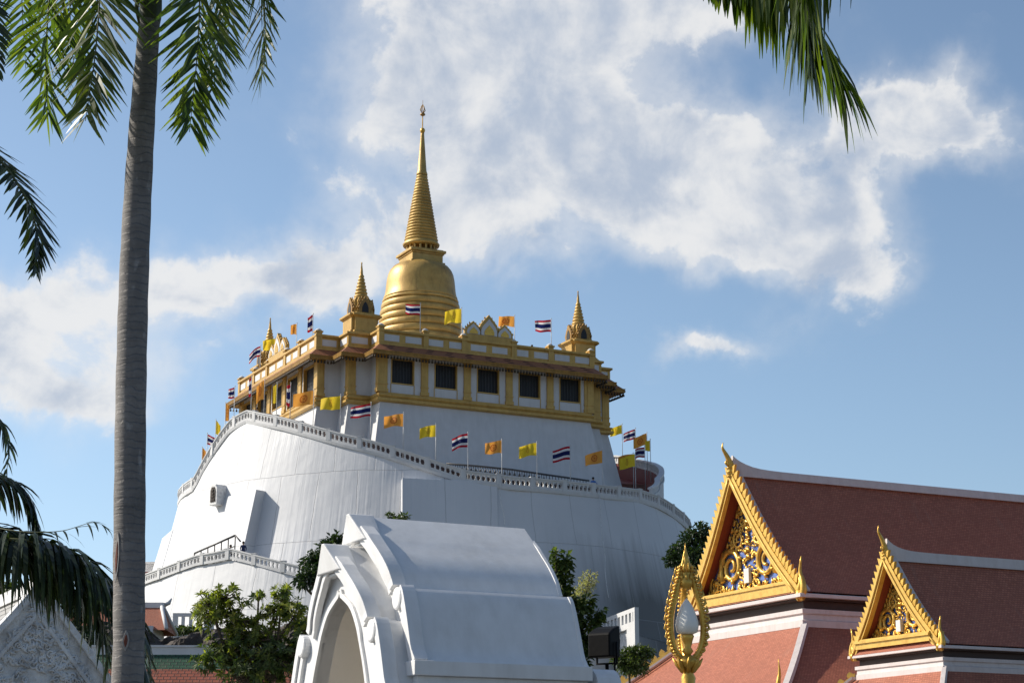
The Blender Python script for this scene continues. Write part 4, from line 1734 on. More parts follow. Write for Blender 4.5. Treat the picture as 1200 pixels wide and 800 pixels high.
    sk_mb = MB()
    L = math.hypot(so, sd)
    m_ = 8
    fr, rt, lf = [], [], []
    fu, ru, lu = [], [], []
    for i in range(m_ + 1):
        o, z = sk(i / m_, 1, True)
        o += .04
        fr.append([F(-o, -wv - o, z), F(-o, wv + o, z)])
        fu.append([(-wv - o, -L * i / m_), (wv + o, -L * i / m_)])
        rt.append([F(-o, -wv - o, z), F(length, -wv - o, z)])
        ru.append([(-o, -L * i / m_), (length, -L * i / m_)])
        lf.append([F(-o, wv + o, z), F(length, wv + o, z)])
        lu.append([(-o, -L * i / m_), (length, -L * i / m_)])
    for a, b in ((fr, fu), (rt, ru), (lf, lu)):
        sk_mb.loft(a, False, uvs=b)
    so_ = sk_mb.build('skirt_roof', M['tile_red'], t)
    # right hip: white ridge with a small upright finial; left hip: gilded and toothed
    hb = MB()
    rings = []
    for i in range(m_ + 1):
        o, z = sk(i / m_, 1, True)
        o += .04
        p = F(-o, -wv - o, z)
        e = (E1 * .13 - E2 * .13) * k
        rings.append([p - e * .6 + EZ * -.06, p + e * 1.1 + EZ * -.02, p + e * .8 + EZ * .12, p - e * .3 + EZ * .12])
    hb.loft(rings, True, True, True)
    hb.build('hip_ridge', M['pink_moulding'], so_)
    o, z = sk(.97, 1, True)
    p = F(-o, -wv - o, z + .1)
    ub = MB()
    ub.tube(curve3([p, p + EZ * .35 * k - E1 * .05, p + EZ * .8 * k + E1 * .03, p + EZ * 1.25 * k], 8), [.1 * k, .1 * k, .09 * k, .085 * k, .07 * k, .055 * k, .04 * k, .02, .01], 8)
    ub.build('hip_finial', M['gilt'], so_)
    gb, wb = MB(), MB()
    rings, wr = [], []
    for i in range(m_ + 1):
        o, z = sk(i / m_, 1, True)
        o += .04
        p = F(-o, wv + o, z)
        e = (E1 + E2).normalized() * .09
        rings.append([p - e, p + e, p + e + EZ * .30 * k, p - e + EZ * .30 * k])
        q = p - E1 * .22 - E2 * .18
        wr.append([q - E1 * .06 - EZ * .02, q + E1 * .1 - EZ * .02, q + E1 * .1 + EZ * .07, q - E1 * .06 + EZ * .07])
    gb.loft(rings, True, True, True)
    wb.loft(wr, True, True, True)
    nteeth = 16 if big else 10
    for i in range(nteeth):
        o, z = sk((i + .5) / nteeth, 1, True)
        o += .04
        p = F(-o, wv + o, z + .28 * k)
        dd = (-(E1) + E2).normalized()
        wd = so * 1.414 / nteeth * .36
        pts = [p - dd * wd, p + dd * wd - EZ * .0, p + dd * wd * .9 + EZ * .14 * k, p + dd * wd * .2 + EZ * .26 * k, p - dd * wd * .8 + EZ * .18 * k]
        e = (E1 + E2).normalized() * .12
        gb.prism([x - e * .5 for x in pts], e)
    hg = gb.build('hip_crest', M['gilt_board'], so_)
    wb.build('hip_strip', M['pink_moulding'], so_)
    # lower eave lip, recess and the walls under it
    o1, z1 = sk(1, 1, True)
    eb = MB()
    eb.loft([rect(o1 + a * k, z1 + b * k) for a, b in ((-.4, -.02), (.06, -.03), (.08, -.16), (-.5, -.18))], True)
    eb.build('lower_eave_lip', M['pink_moulding'], t)
    wl_ = MB()
    wl_.loft([rect(o1 - .75 * k, z1 - .14 * k), rect(o1 - .75 * k, 0 - c.z)], True)
    wl_.build('hall_wall', M['white'], t)
    db = MB()
    db.loft([rect(o1 - .05, z1 - .19 * k), rect(o1 - .7 * k, z1 - .5 * k)], True)
    db.build('lower_eave_recess', M['dark_gap'], t)
    n = 5
    for i in range(n):
        v = -wv - o1 + .75 * k + (2 * (wv + o1) - 1.5 * k) * i / (n - 1)
        mb = MB()
        u = -o1 + .75 * k
        mb.fbox(F, u - .25, u + .1, v - .25, v + .25, -c.z, z1 - .55 * k)
        mb.fbox(F, u - .32, u + .1, v - .33, v + .33, -c.z + .001, -c.z + .5)
        mb.build('wall_pier', M['white'], t)
    return t


temple_hall('large temple hall with red tiled roof and gilded gable, nearest the white mount', P(940, 692, 70), 3.85, 4.95, 30, 3.7, 3.0, True, True, .35)
temple_hall('smaller temple hall with gilded gable at lower right, in front of the large hall', P(1104, 753, 60), 2.22, 2.95, 22, 2.2, 1.9, True, False, .25)


# ================================================================== white gate
def build_gate():
    O = P(430, 605.5, 34)
    t = thing('white_gate', 'white plastered gate with a two-tier curved gable roof and tall pointed archway', 'gate', (O.x, O.y, 0))
    F0 = lambda u, v, z: O + E1 * u + E2 * v + EZ * z
    prof_r = [(0, 0), (.54, .44), (.72, .60), (.95, .80), (1.12, .97), (1.26, 1.14), (1.35, 1.31), (1.40, 1.40)]
    low_r = [(1.40, 1.405), (1.72, 1.44), (1.83, 1.57), (1.98, 1.92), (2.10, 2.25), (2.20, 2.52), (2.36, 2.72)]
    half = prof_r + low_r

    def smooth(p, n):
        q = curve3([V((a, b, 0)) for a, b in p], n)
        return [(x.x, x.y) for x in q]
    S1 = smooth(prof_r[1:], 16)
    S2 = smooth(low_r[1:], 12)
    half = [(0, 0)] + S1 + [(1.42, 1.41)] + S2
    arch_r = smooth([(0, .88), (.16, .95), (.52, 1.14), (.80, 1.46), (.97, 1.78), (1.18, 2.23), (1.32, 2.68), (1.40, 3.3)], 20)
    arch_r = [(0, .82)] + arch_r[1:]

    LEN = 3.15
    ground = -O.z

    lean = lambda d: -.20 * max(0.0, 1 - d / 1.3)

    def section(u0, u1, dz, name):
        F = lambda u, v, z: F0(u, v, z + dz)
        # roof skin
        mb = MB()
        for sg in (-1, 1):
            for part in ([(0, 0)] + S1 + [(1.42, 1.41)], [(1.39, 1.415)] + S2):
                rings = [[F(u0 + .01 + lean(d), sg * v, -d), F(u1, sg * v, -d)] for v, d in part]
                mb.loft(rings, False, smooth=len(part) > 3)
        o = mb.build(name, M['gate_white'], t, fix=True)
        md = o.modifiers.new('edge', 'EDGE_SPLIT')
        md.split_angle = math.radians(38)
        # ridge cap: fat triangular prow
        cb = MB()
        lip = .25
        rr = []
        for (u, s, dzc) in ((u0 - lip, 1.0, .0), (u0 + .02, 1.0, 0), (u0 + .10, 1.0, 0)):
            rr.append([F(u, -.56 * s, -.47), F(u, .56 * s, -.47), F(u, .07, .03), F(u, -.07, .03)])
        rr[0] = [F(u0 - .26, -.56, -.47), F(u0 - .26, .56, -.47), F(u0 - .38, .05, .03), F(u0 - .38, -.05, .03)]
        cb.loft(rr, True, True, True)
        cb.build('ridge_cap', M['gate_white'], o, bevel=.02)
        return o, F

    def band(name, pts, a, b, u0, u1, F, parent, sides=(-1, 1), bev=.012):
        """moulding following a half profile; a..b = offsets along the outward normal"""
        for sg in sides:
            mb = MB()
            rings = []
            for i, (v, d) in enumerate(pts):
                v0, d0 = pts[max(i - 1, 0)]
                v1, d1 = pts[min(i + 1, len(pts) - 1)]
                tv, td = v1 - v0, d1 - d0
                l = math.hypot(tv, td) or 1
                nv, nd_ = td / l, -tv / l          # outward (bigger v, smaller depth)
                q = lean(d) if u0 < 1 else 0
                rings.append([F(u0 + q, sg * max(0.0, v + nv * a), -(d + nd_ * a)), F(u1 + q, sg * max(0.0, v + nv * a), -(d + nd_ * a)),
                              F(u1 + q, sg * (v + nv * b), -(d + nd_ * b)), F(u0 + q, sg * (v + nv * b), -(d + nd_ * b))])
            mb.loft(rings, True, True, True)
            mb.build(name, M['gate_white'], parent, bevel=bev)

    def front(F, u, parent, is_front, dz):
        # wall face with the arch left open
        outer = [(v, d) for v, d in half if d > .3]
        zb = 4.2
        mb = MB()
        for sg in (-1, 1):
            n = 40
            def samp(pts, s):
                k = s * (len(pts) - 1)
                i = min(int(k), len(pts) - 2)
                f = k - i
                return pts[i][0] + (pts[i + 1][0] - pts[i][0]) * f, pts[i][1] + (pts[i + 1][1] - pts[i][1]) * f
            o2 = [(0, .1)] + outer + [(2.2, zb)]
            a2 = arch_r + [(1.42, zb)]
            rings = []
            for i in range(n + 1):
                s = i / n
                x0, d0 = samp(o2, s)
                x1, d1 = samp(a2, s)
                rings.append([F(u, sg * x0, -d0), F(u, sg * x1, -d1)])
            mb.loft(rings, False)
            mb.loft([[F(u, sg * x, -d), F(u + .25, sg * x, -d)] for x, d in a2], False)
        return mb.build('gable_wall', M['gate_white'], parent)

    back, FB = section(0, LEN, 0, 'roof')
    frt, FF = section(-.46, .02, -.56, 'front_roof')
    for F, u0, o in ((FB, 0, back), (FF, -.46, frt)):
        up = [(.30, .27)] + [p for p in S1 if p[1] > .4]
        dn = [p for p in S2]
        band('verge_moulding', up, -.10, .07, u0 - .10, u0 + .16, F, o)
        band('inner_moulding', up, -.24, -.12, u0 - .06, u0 + .05, F, o)
        band('verge_moulding', dn, -.10, .07, u0 - .10, u0 + .16, F, o)
        band('inner_moulding', dn[2:], -.26, -.12, u0 - .06, u0 + .05, F, o)
        # scroll where the two slopes meet
        for sg in (-1, 1):
            mb = MB()
            cc = F(u0 - .04, sg * 1.66, -1.62)
            R = .19
            ring = lambda u, r: [cc + E1 * u + E2 * (r * math.cos(2 * PI * k / 18)) + EZ * (r * 1.05 * math.sin(2 * PI * k / 18)) for k in range(18)]
            mb.loft([ring(-.09, R * .8), ring(-.075, R * .95), ring(-.05, R), ring(.20, R)], True, True, True, smooth=False)
            mb.build('scroll', M['gate_white'], o)
            # cushion under the ridge cap
        cb = MB()
        cb.fbox(F, u0 - .16, u0 + .06, -.50, .50, -.53, -.475)
        cb.build('cap_cushion', M['gate_white'], o, bevel=.015)
    front(FB, 0.012, back, False, 0)
    front(FF, -.45, frt, True, -.56)
    # vault of the passage
    mb = MB()
    a2 = arch_r + [(1.42, 4.2), (1.42, -ground)]
    for sg in (-1, 1):
        mb.loft([[FF(-.44, sg * x, -d if d < 5 else ground + .56), FF(LEN + .6, sg * x, -d if d < 5 else ground + .56)] for x, d in a2], False, smooth=False)
    mb.build('vault', M['cream'], t)
    # arris moulding of the arch
    for i_, (off, uu) in enumerate(((.0, -.50),)):
        for sg in (-1, 1):
            mb = MB()
            pts = arch_r + [(1.42, 4.2)]
            mb.loft([[FF(uu, sg * x, -d), FF(uu + .1, sg * x, -d), FF(uu + .1, sg * (x + .09), -d + (.06 if x < .9 else 0)), FF(uu, sg * (x + .09), -d + (.06 if x < .9 else 0))] for x, d in pts], True, True, True)
            mb.build('arch_moulding', M['gate_white'], t)
    # cornice ledges and walls
    for sg in (-1, 1):
        lo, hi = sorted((sg * 1.45, sg * 2.48))
        mb = MB()
        mb.fbox(F0, -.12, LEN + .05, lo, hi, -2.94, -2.70)
        mb.fbox(F0, -.02, LEN + .02, lo + (0 if sg > 0 else .12), hi - (.12 if sg > 0 else 0), -3.18, -2.942)
        mb.fbox(F0, -.2, LEN + .1, lo + (0 if sg > 0 else -.1), hi + (.1 if sg > 0 else 0), -3.40, -3.182)
        mb.build('cornice', M['gate_white'], t, bevel=.012)
        mb = MB()
        lo2, hi2 = sorted((sg * 1.45, sg * 2.30))
        mb.fbox(F0, .03, LEN - .03, lo2, hi2, ground, -3.402)
        mb.build('pier', M['gate_white'], t)
        mb = MB()
        mb.fbox(F0, -.70, .0, lo + (0 if sg > 0 else .04), hi - (.04 if sg > 0 else 0), -3.50, -3.26)
        mb.fbox(F0, -.62, .0, lo2, hi2 - .02, ground, -3.502)
        mb.build('front_pier', M['gate_white'], t, bevel=.01)
    # rear gable trim seen in outline
    o = back
    up = [(.30, .27)] + [p for p in S1 if p[1] > .4]
    band('rear_verge', up, -.16, .015, LEN - .03, LEN + .05, FB, o)
    band('rear_verge', S2, -.16, .015, LEN - .03, LEN + .05, FB, o)
    mb = MB()
    pts = [(0, .1)] + half[1:]
    for sg in (-1, 1):
        mb.loft([[FB(LEN - .02, sg * x, -d), FB(LEN - .02, sg * min(x, 1.3) * .5, -min(d + .2, 2.7))] for x, d in pts], False)
    mb.build('rear_gable', M['gate_white'], o)
    # side wall joining the gate, with a rounded coping, at the right
    wt = thing('side_wall', 'low white wall end with a rounded coping joined to right side of gate', 'wall', F0(LEN + .9, -2.2, ground))
    mb = MB()
    mb.fbox(F0, LEN + .2, LEN + .95, -2.7, -1.6, ground, -3.05)
    mb.build('wall_block', M['gate_white'], wt, bevel=.02)
    mb = MB()
    ring = lambda u: [F0(u, -2.15 + .36 * math.cos(PI * k / 12), -3.05 + .34 * math.sin(PI * k / 12)) for k in range(13)]
    mb.loft([ring(LEN + .14), ring(LEN + .6)], True, True, True)
    mb.build('coping', M['gate_white'], wt)


build_gate()


# ================================================================== floodlight on the wall
def build_floodlight():
    p = P(711, 752, 36.5)
    t = thing('floodlight', 'black floodlight on a short bracket beside right end of the white gate', 'floodlight', p - EZ * .55)
    X = (E1 * .85 + E2 * .5).normalized()
    Y = V((-X.y, X.x, 0))
    F = lambda x, y, z: p + X * (x * .74) + Y * (y * .74) + EZ * (z * .95)
    mb = MB()
    pts = [(-.26, -.30), (.26, -.30), (.30, .02), (.26, .34), (-.02, .27), (-.26, .16)]
    mb.prism([F(x, -.24, z) for x, z in pts], Y * .48)
    mb.build('housing', M['black'], t, bevel=.03)
    mb = MB()
    mb.prism([F(.305, -.2, -.26), F(.305, .2, -.26), F(.30, .2, .28), F(.30, -.2, .28)], X * .012)
    mb.build('lens', M['pane'], t)
    mb = MB()
    mb.tube([F(0, -.29, 0), F(0, -.29, -.42), F(0, .29, -.42), F(0, .29, 0)], .025, 6)
    mb.tube([F(.0, 0, -.42), F(.0, 0, -1.2)], .035, 8)
    mb.tube([F(.22, -.1, -.28), F(.22, -.1, -.62)], .02, 6)
    mb.build('bracket', M['black'], t)
    pb = MB()
    pb.tube([F(0, 0, -1.15), V((p.x, p.y, 0))], .07, 10)
    pb.lathe(V((p.x, p.y, 0)), [(.2, 0), (.2, .03), (.08, .06)], 12)
    pb.build('post', M['steel'], t)


build_floodlight()


# ================================================================== gilded street lamp
def build_lamp():
    D = 19.5
    tip, bot = P(803, 642, D), P(806, 772, D)
    c = V((bot.x, bot.y, 0))
    t = thing('street_lamp', 'gilded lamp post with flame-shaped openwork frame around a white glass bulb', 'street lamp', c)
    zt, zb = tip.z, bot.z
    H = zt - zb
    B = lambda x, y, z: V((c.x, c.y, 0)) + X * x + Y * y + EZ * z
    X = V((.98, .17, 0)).normalized()
    Y = V((-X.y, X.x, 0))
    mb = MB()
    mb.lathe(c, [(.22, 0), (.22, .25), (.16, .32), (.13, .6), (.085, .8), (.075, 2.0), (.07, zb - 1.0), (.09, zb - .95), (.09, zb - .85), (.06, zb - .8), (.055, zb - .42), (.085, zb - .38),
                 (.06, zb - .32), (.075, zb - .18), (.055, zb - .14), (.06, zb - .1), (.115, zb - .04), (.09, zb + .02), (.05, zb + .04)], 16)
    for k in range(8):
        a = 2 * PI * k / 8
        d = V((math.cos(a), math.sin(a), 0))
        p = c + EZ * (zb - .12)
        mb.tube([p + d * .05, p + d * .11 + EZ * .07, p + d * .15 + EZ * .13], [.03, .025, .006], 5)
    mb.build('post', M['gilt'], t)
    prof = [(0, .05), (.04, .10), (.12, .145), (.22, .168), (.34, .170), (.45, .152), (.56, .118), (.66, .090), (.76, .055), (.86, .03), (1.0, .004)]
    for k in range(3):
        d = (X, Y, -X)[k]
        n = V((-d.y, d.x, 0))
        rb = MB()
        pts = [c + d * r + EZ * (zb + H * s) for s, r in prof]
        pts = curve3(pts, 30)
        rb.tube(pts, [.034] * 26 + [.02, .018, .014, .01, .004], 6)
        # rows of beads and flame crockets
        for i in range(1, 27):
            p = pts[i]
            for sg in (-1, 1):
                q = p + n * (sg * .032) + d * .026
                rb.lathe(q - EZ * .013, [(.003, 0), (.018, .006), (.021, .016), (.014, .028), (.003, .034)], 6)
            if i % 2 == 0 and 3 < i < 25:
                rb.tube([p + d * .02, p + d * .058 + EZ * .02, p + d * .05 + EZ * .08], [.022, .018, .003], 5)
        rb.build('frame_rib', M['gilt'], t)
    mb = MB()
    sp = [(.03, .62), (.07, .66), (.072, .70), (.05, .73), (.06, .77), (.038, .80), (.045, .84), (.024, .87), (.03, .90), (.014, .94), (.008, 1.0), (.002, 1.05)]
    mb.lathe(c, [(r, zb + H * s) for r, s in sp], 12)
    for k in range(16):
        a = 2 * PI * k / 8 + (k // 8) * .4
        d = V((math.cos(a), math.sin(a), 0))
        z = zb + H * (.70 + .08 * (k // 8))
        mb.tube([c + d * .045 + EZ * z, c + d * .07 + EZ * (z + .03), c + d * .055 + EZ * (z + .09)], [.016, .014, .003], 5)
    mb.build('spire', M['gilt'], t)
    mb = MB()
    b0 = zb + H * .215
    mb.lathe(c, [(.03, zb), (.035, zb + .05), (.06, zb + .08), (.035, zb + .12), (.055, b0 - .05), (.07, b0 - .01), (.06, b0 + .005)], 12)
    mb.build('bulb_holder', M['gilt'], t)
    mb = MB()
    mb.lathe(c, [(.055, b0 + .006), (.106, b0 + .03), (.118, b0 + .09), (.112, b0 + .15), (.09, b0 + .22), (.062, b0 + .29), (.025, b0 + .345), (.004, b0 + .37)], 24)
    mb.build('bulb', M['bulb'], t)


build_lamp()


# ================================================================== stucco gable at lower left
def build_stucco():
    O = P(47, 672, 30)
    t = thing('stucco_shrine', 'grey-white stucco gable with carved relief and tiled roof at lower left', 'shrine', (O.x, O.y, 0))
    F = lambda u, v, z: O + E1 * u + E2 * v + EZ * z
    # half outline, hollow: (u, drop)
    hp = curve3([V((.02, 0, 0)), V((.16, .28, 0)), V((.42, .62, 0)), V((.78, 1.05, 0)), V((1.15, 1.5, 0)), V((1.62, 1.98, 0)), V((2.2, 2.45, 0))], 24)
    hp = [(p.x, p.y) for p in hp]
    zb = -O.z
    mb = MB()
    out = [F(u, 0, -d) for u, d in hp] + [F(2.2, 0, -2.9), F(-2.2, 0, -2.9)] + [F(-u, 0, -d) for u, d in reversed(hp)]
    mb.prism(out, E2 * .22)
    g = mb.build('gable', M['stucco'], t)
    # raised borders
    for (a, b, th) in ((.0, .10, .09), (.30, .36, .05)):
        for sg in (-1, 1):
            mb = MB()
            rings = []
            for i, (u, d) in enumerate(hp):
                u0, d0 = hp[max(i - 1, 0)]
                u1, d1 = hp[min(i + 1, len(hp) - 1)]
                tu, td = u1 - u0, d1 - d0
                l = math.hypot(tu, td)
                nu, nd_ = -td / l, tu / l
                if u + nu * a < -.001 and a > 0:
                    continue
                pa, pb_ = (max(0, u + nu * a), d + nd_ * a), (max(0, u + nu * b), d + nd_ * b)
                rings.append([F(sg * pa[0], -th, -pa[1]), F(sg * pa[0], 0.0, -pa[1]), F(sg * pb_[0], 0.0, -pb_[1]), F(sg * pb_[0], -th, -pb_[1])])
            mb.loft(rings, True, True, True)
            mb.build('gable_border', M['stucco'], g, bevel=.01)
    # relief scrolls
    rnd = random.Random(11)
    mb = MB()
    for q in range(260):
        d = rnd.uniform(.5, 2.6)
        lim = interp([(b_, a_) for a_, b_ in hp], d) - .34
        if lim < .03:
            lim = .05
        u = rnd.uniform(-1, 1) * lim
        r = rnd.uniform(.035, .075)
        pts = spiral(F(u, -.012, -d), E1, EZ, r, 1.3, rnd.choice((-1, 1)), rnd.uniform(0, 6), 12)
        mb.tube(pts, [.018 * (1.2 - .5 * i / 12) for i in range(12)], 5, flat=E2)
        a = rnd.uniform(0, 6)
        p = F(u, -.012, -d)
        mb.tube([p, p + E1 * .06 * math.cos(a) + EZ * .06 * math.sin(a) - E2 * .02, p + E1 * .13 * math.cos(a + .4) + EZ * .13 * math.sin(a + .4)], [.02, .022, .004], 5)
    mb.build('relief_scrolls', M['stucco'], g)
    # roof behind, running away from the gable
    mb = MB()
    for sg in (-1, 1):
        rings, uvs = [], []
        L = 0
        for i, (u, d) in enumerate(hp):
            rings.append([F(sg * u * .97, .2, -d - .17), F(sg * u * .97, 7.0, -d - .17)])
            if i:
                L += math.hypot(u - hp[i - 1][0], d - hp[i - 1][1])
            uvs.append([(0, -L), (6.8, -L)])
        mb.loft(rings, False, uvs=uvs)
    ro = mb.build('roof', M['tile_grey'], t)
    mb = MB()
    mb.loft([[F(-.12, v, -.30), F(.12, v, -.30), F(.09, v, -.08), F(-.09, v, -.08)] for v in (.2, 7.0)], True, True, True)
    mb.build('ridge_cap', M['stucco'], ro)
    for sg in (-1, 1):
        mb = MB()
        mb.loft([[F(sg * u, .21, -d - .16), F(sg * u, .42, -d - .16), F(sg * u, .42, -d - .08), F(sg * u, .21, -d - .08)] for u, d in hp], True, True, True)
        mb.build('roof_verge', M['white'], ro)
    mb = MB()
    mb.fbox(F, -1.9, 1.9, .05, 6.8, zb, -2.2)
    mb.build('shrine_wall', M['white'], t)


build_stucco()


# ================================================================== roofs and walls at the foot of the mount
def build_far_roofs():
    # glazed green and orange roof behind the bush
    A = P(150, 762, 60)
    t = thing('tiled_pavilion', 'low pavilion with green and orange glazed roof tiles and white ridge behind the bush', 'pavilion', (A.x + 4, A.y, 0))
    X, Yv = V((1, .02, 0)).normalized(), V((-.02, 1, 0)).normalized()
    F = lambda u, v, z: A + X * u + Yv * v + EZ * z
    L = 9.0
    cz = -A.z
    for (za, zb, ya, yb, mt, nm) in ((-.08, -.62, -.1, -.75, 'tile_green', 'green_tiles'), (-.62, -2.4, -.75, -2.9, 'tile_orange', 'orange_tiles')):
        mb = MB()
        s0, s1 = math.hypot(za, ya), math.hypot(zb, yb)
        for sg in (1, -1):
            mb.quad(F(-1, sg * ya, za), F(L, sg * ya, za), F(L, sg * yb, zb), F(-1, sg * yb, zb), uv=[(-1, -s0), (L, -s0), (L, -s1), (-1, -s1)])
        mb.build(nm, M[mt], t)
    mb = MB()
    mb.fbox(F, -1.1, L + .1, -.16, .16, -.2, .1)
    mb.fbox(F, -1.1, L + .1, -.2, .2, .102, .16)
    mb.build('ridge_cap', M['white'], t)
    mb = MB()
    mb.fbox(F, -.6, L - .4, -2.4, 2.4, cz, -2.05)
    mb.build('pavilion_wall', M['white'], t)

    # small red-roofed pavilion with white hips
    A = P(160, 711, 150)
    t = thing('red_roofed_pavilion', 'small pavilion with dull red hipped roof and white ridges at foot of the mount', 'pavilion', (A.x, A.y, 8))
    F = frame(A, X, Yv)
    mb = MB()
    w0, w1, d0, d1, hh = 2.6, 3.4, .4, 2.6, 2.0
    ring = lambda s: [F(x, y, -hh * s - .0) for x, y in ((-(w0 + (w1 - w0) * s) - 2.2, -(d0 + (d1 - d0) * s)), (w0 + (w1 - w0) * s - .6, -(d0 + (d1 - d0) * s)), (w0 + (w1 - w0) * s - .6, (d0 + (d1 - d0) * s)), (-(w0 + (w1 - w0) * s) - 2.2, d0 + (d1 - d0) * s))]
    uvr = lambda s: [(-9, -4.5 * s), (9, -4.5 * s), (16, -4.5 * s), (34, -4.5 * s), (41, -4.5 * s)]
    mb.loft([ring(0), ring(.5), ring(1)], True, False, False, uvs=[uvr(0), uvr(.5), uvr(1)])
    ro = mb.build('roof', M['tile_red'], t)
    mb = MB()
    mb.fbox(F, -w0 - 2.4, w0 - .4, -.5, .5, -.1, .32)
    for i in (0, 1, 2, 3):
        mb.tube([ring(0)[i] + EZ * .05, (ring(0)[i] + ring(.5)[i]) / 2 + EZ * .1, ring(.5)[i] + EZ * .08, ring(1)[i] + EZ * .1], .16, 6)
    mb.tube([F(w0 - .5, 0, .2), F(w0 - .1, 0, .35), F(w0 + .1, 0, .7)], [.22, .18, .05], 6)
    mb.build('hip_ridges', M['white'], ro)
    mb = MB()
    mb.fbox(F, -w1 - 1.2, w1 - 1.6, -2.8, 2.8, -A.z + 6, -hh + .3)
    mb.build('pavilion_wall', M['white'], t)

    # short white pierced wall on the rocks
    A = P(203, 718, 160)
    o = thing('pierced_wall', 'short white wall with arched openings standing on the dark rocks', 'wall', P(220, 734, 160))
    F = frame(A, X, Yv)
    mb = MB()
    mb.fbox(F, 0, 3.4, -.15, .15, -.28, 0)
    mb.fbox(F, 0, 3.4, -.15, .15, -3.2, -1.15)
    for k in range(5):
        x = [0, .72, 1.35, 1.98, 2.62][k]
        mb.fbox(F, x, x + (.42 if k == 0 else .26 if k < 4 else .78), -.14, .14, -1.149, -.281)
    mb.build('wall_panel', M['white'], o)
    # rockery
    mb = MB()
    c = P(205, 759, 144)
    rnd = random.Random(5)
    n, m_ = 90, 30
    rings = []
    for i in range(m_ + 1):
        s = i / m_
        ring = []
        for k in range(n + 1):
            q = k / n
            x = -13 + 26 * q
            hump = 3.8 + .5 * math.sin(q * 9) + .3 * math.sin(q * 23)
            z = c.z - 5 + (hump + 2.6) * math.sin(min(1, s * 1.35) * PI / 2)
            y = -5.5 + 9 * s
            p = V((c.x + x, c.y + y, z))
            d = mnoise.noise(p * .55) * 1.0 + mnoise.noise(p * 1.3) * .55 + abs(mnoise.noise(p * 2.6)) * .45
            p += V((0, -.7 * d, .55 * d))
            ring.append(p)
        rings.append(ring)
    mb.loft(rings, False)
    struct(mb.build('rockery', M['rock']))

    # pierced white gateway wall at the right foot of the mount
    A = P(704, 727, 173)
    B = P(746, 711, 166)
    Xd = V((B.x - A.x, B.y - A.y, 0))
    Ld = Xd.length
    Xd.normalize()
    Yd = V((-Xd.y, Xd.x, 0))
    rise = B.z - A.z
    o = thing('gateway_wall', 'white gateway wall with pierced top rail at the right foot of the mount', 'wall', (A.x, A.y, 9))
    Q = lambda s, y, z: A + Xd * (Ld * s) + Yd * y + EZ * (rise * s + z)
    mb = MB()

    def slab(s0, s1, z0, z1, y0=-.2, y1=.2, mb_=mb):
        p = [Q(s, y, z) for z in (z0, z1) for s, y in ((s0, y0), (s1, y0), (s1, y1), (s0, y1))]
        mb_.add(p, [(0, 3, 2, 1), (4, 5, 6, 7), (0, 1, 5, 4), (1, 2, 6, 5), (2, 3, 7, 6), (3, 0, 4, 7)])
    slab(0, 1, -.35, 0)
    slab(0, 1, -1.65, -1.15)
    for k in range(10):
        slab(k / 10 + .0, k / 10 + .045, -1.149, -.351)
    slab(.96, 1.0, -1.149, -.351)
    slab(.78, 1.0, -9, -1.651)
    slab(.0, .1, -9, -1.651)
    mb.build('pierced_frame', M['white'], o)
    mb = MB()
    slab(.1, .78, -9, -1.652, .1, .3, mb)
    mb.build('recessed_panel', M['stucco'], o)


build_far_roofs()

# ================================================================== palms
def curve_at(pts, n):
    return curve3(pts, n)


def frond(palm, pts, L, n=46, mat='palm', seed=0, plume=.55, droop=.10, w=.032, end=.6, ang0=.38, ang1=.85, rr=.02, s0=.10):
    """one palm leaf: stalk along pts (world), two rows of drooping leaflets"""
    rng = random.Random(seed)
    line = curve3(pts, 60)
    rb = MB()
    rb.tube(line, [rr * (1 - .85 * i / 60) for i in range(61)], 6)
    rl = rb.build('frond', M['rachis'], palm)
    lb = MB()
    t = (line[1] - line[0]).normalized()
    up = EZ - t * EZ.dot(t)
    if up.length < .1:
        up = V((0, -1, 0)) - t * -t.y
    up.normalize()
    prev = t
    frames = []
    for i in range(61):
        t = (line[min(i + 1, 60)] - line[max(i - 1, 0)]).normalized()
        up = up - t * up.dot(t)
        up.normalize()
        frames.append((line[i], t, up.copy()))
    for k in range(n):
        s = s0 + (1 - s0) * (k + rng.random() * .6) / n
        i = min(int(s * 60), 60)
        p, t, u = frames[i]
        side = t.cross(u)
        ln = L * (.72 + .38 * math.sin(PI * min(1, s * 1.15))) * (1 if s < .75 else 1 - (1 - end) * (s - .75) / .25) * rng.uniform(.85, 1.1)
        for sg in (-1, 1):
            a = ang0 + (ang1 - ang0) * s + rng.uniform(-.08, .08)
            roll = rng.uniform(-plume, plume)
            d = side * sg * math.cos(a) + t * math.sin(a) + u * roll * math.cos(a)
            d.normalize()
            q = p + V((rng.uniform(-1, 1), rng.uniform(-1, 1), rng.uniform(-1, 1))) * .01
            wd = d.cross(u)
            wd = (wd + u * rng.uniform(-.6, .6)).normalized()
            ws = (.45, 1.0, .92, .6, .06)
            left, right = [], []
            g = droop * rng.uniform(.7, 1.4)
            for j in range(5):
                hw = w * ws[j] * .5
                left.append(q - wd * hw)
                right.append(q + wd * hw)
                d = (d + EZ * -g).normalized()
                q = q + d * (ln / 4)
            lb.add(left + right, [(j, j + 1, 6 + j, 5 + j) for j in range(4)])
    lb.build('leaflets', M[mat], rl, fix=False)
    return rl


def palm_trunk(palm, pts, rads, name='trunk'):
    mb = MB()
    line = curve3(pts, 60)
    rr = curve3([V((r, 0, 0)) for r in rads], 60)
    mb.tube(line, [r.x * (1 + .022 * math.sin(i * 2.1)) for i, r in enumerate(rr)], 20)
    return mb.build(name, M['palm_trunk'], palm)


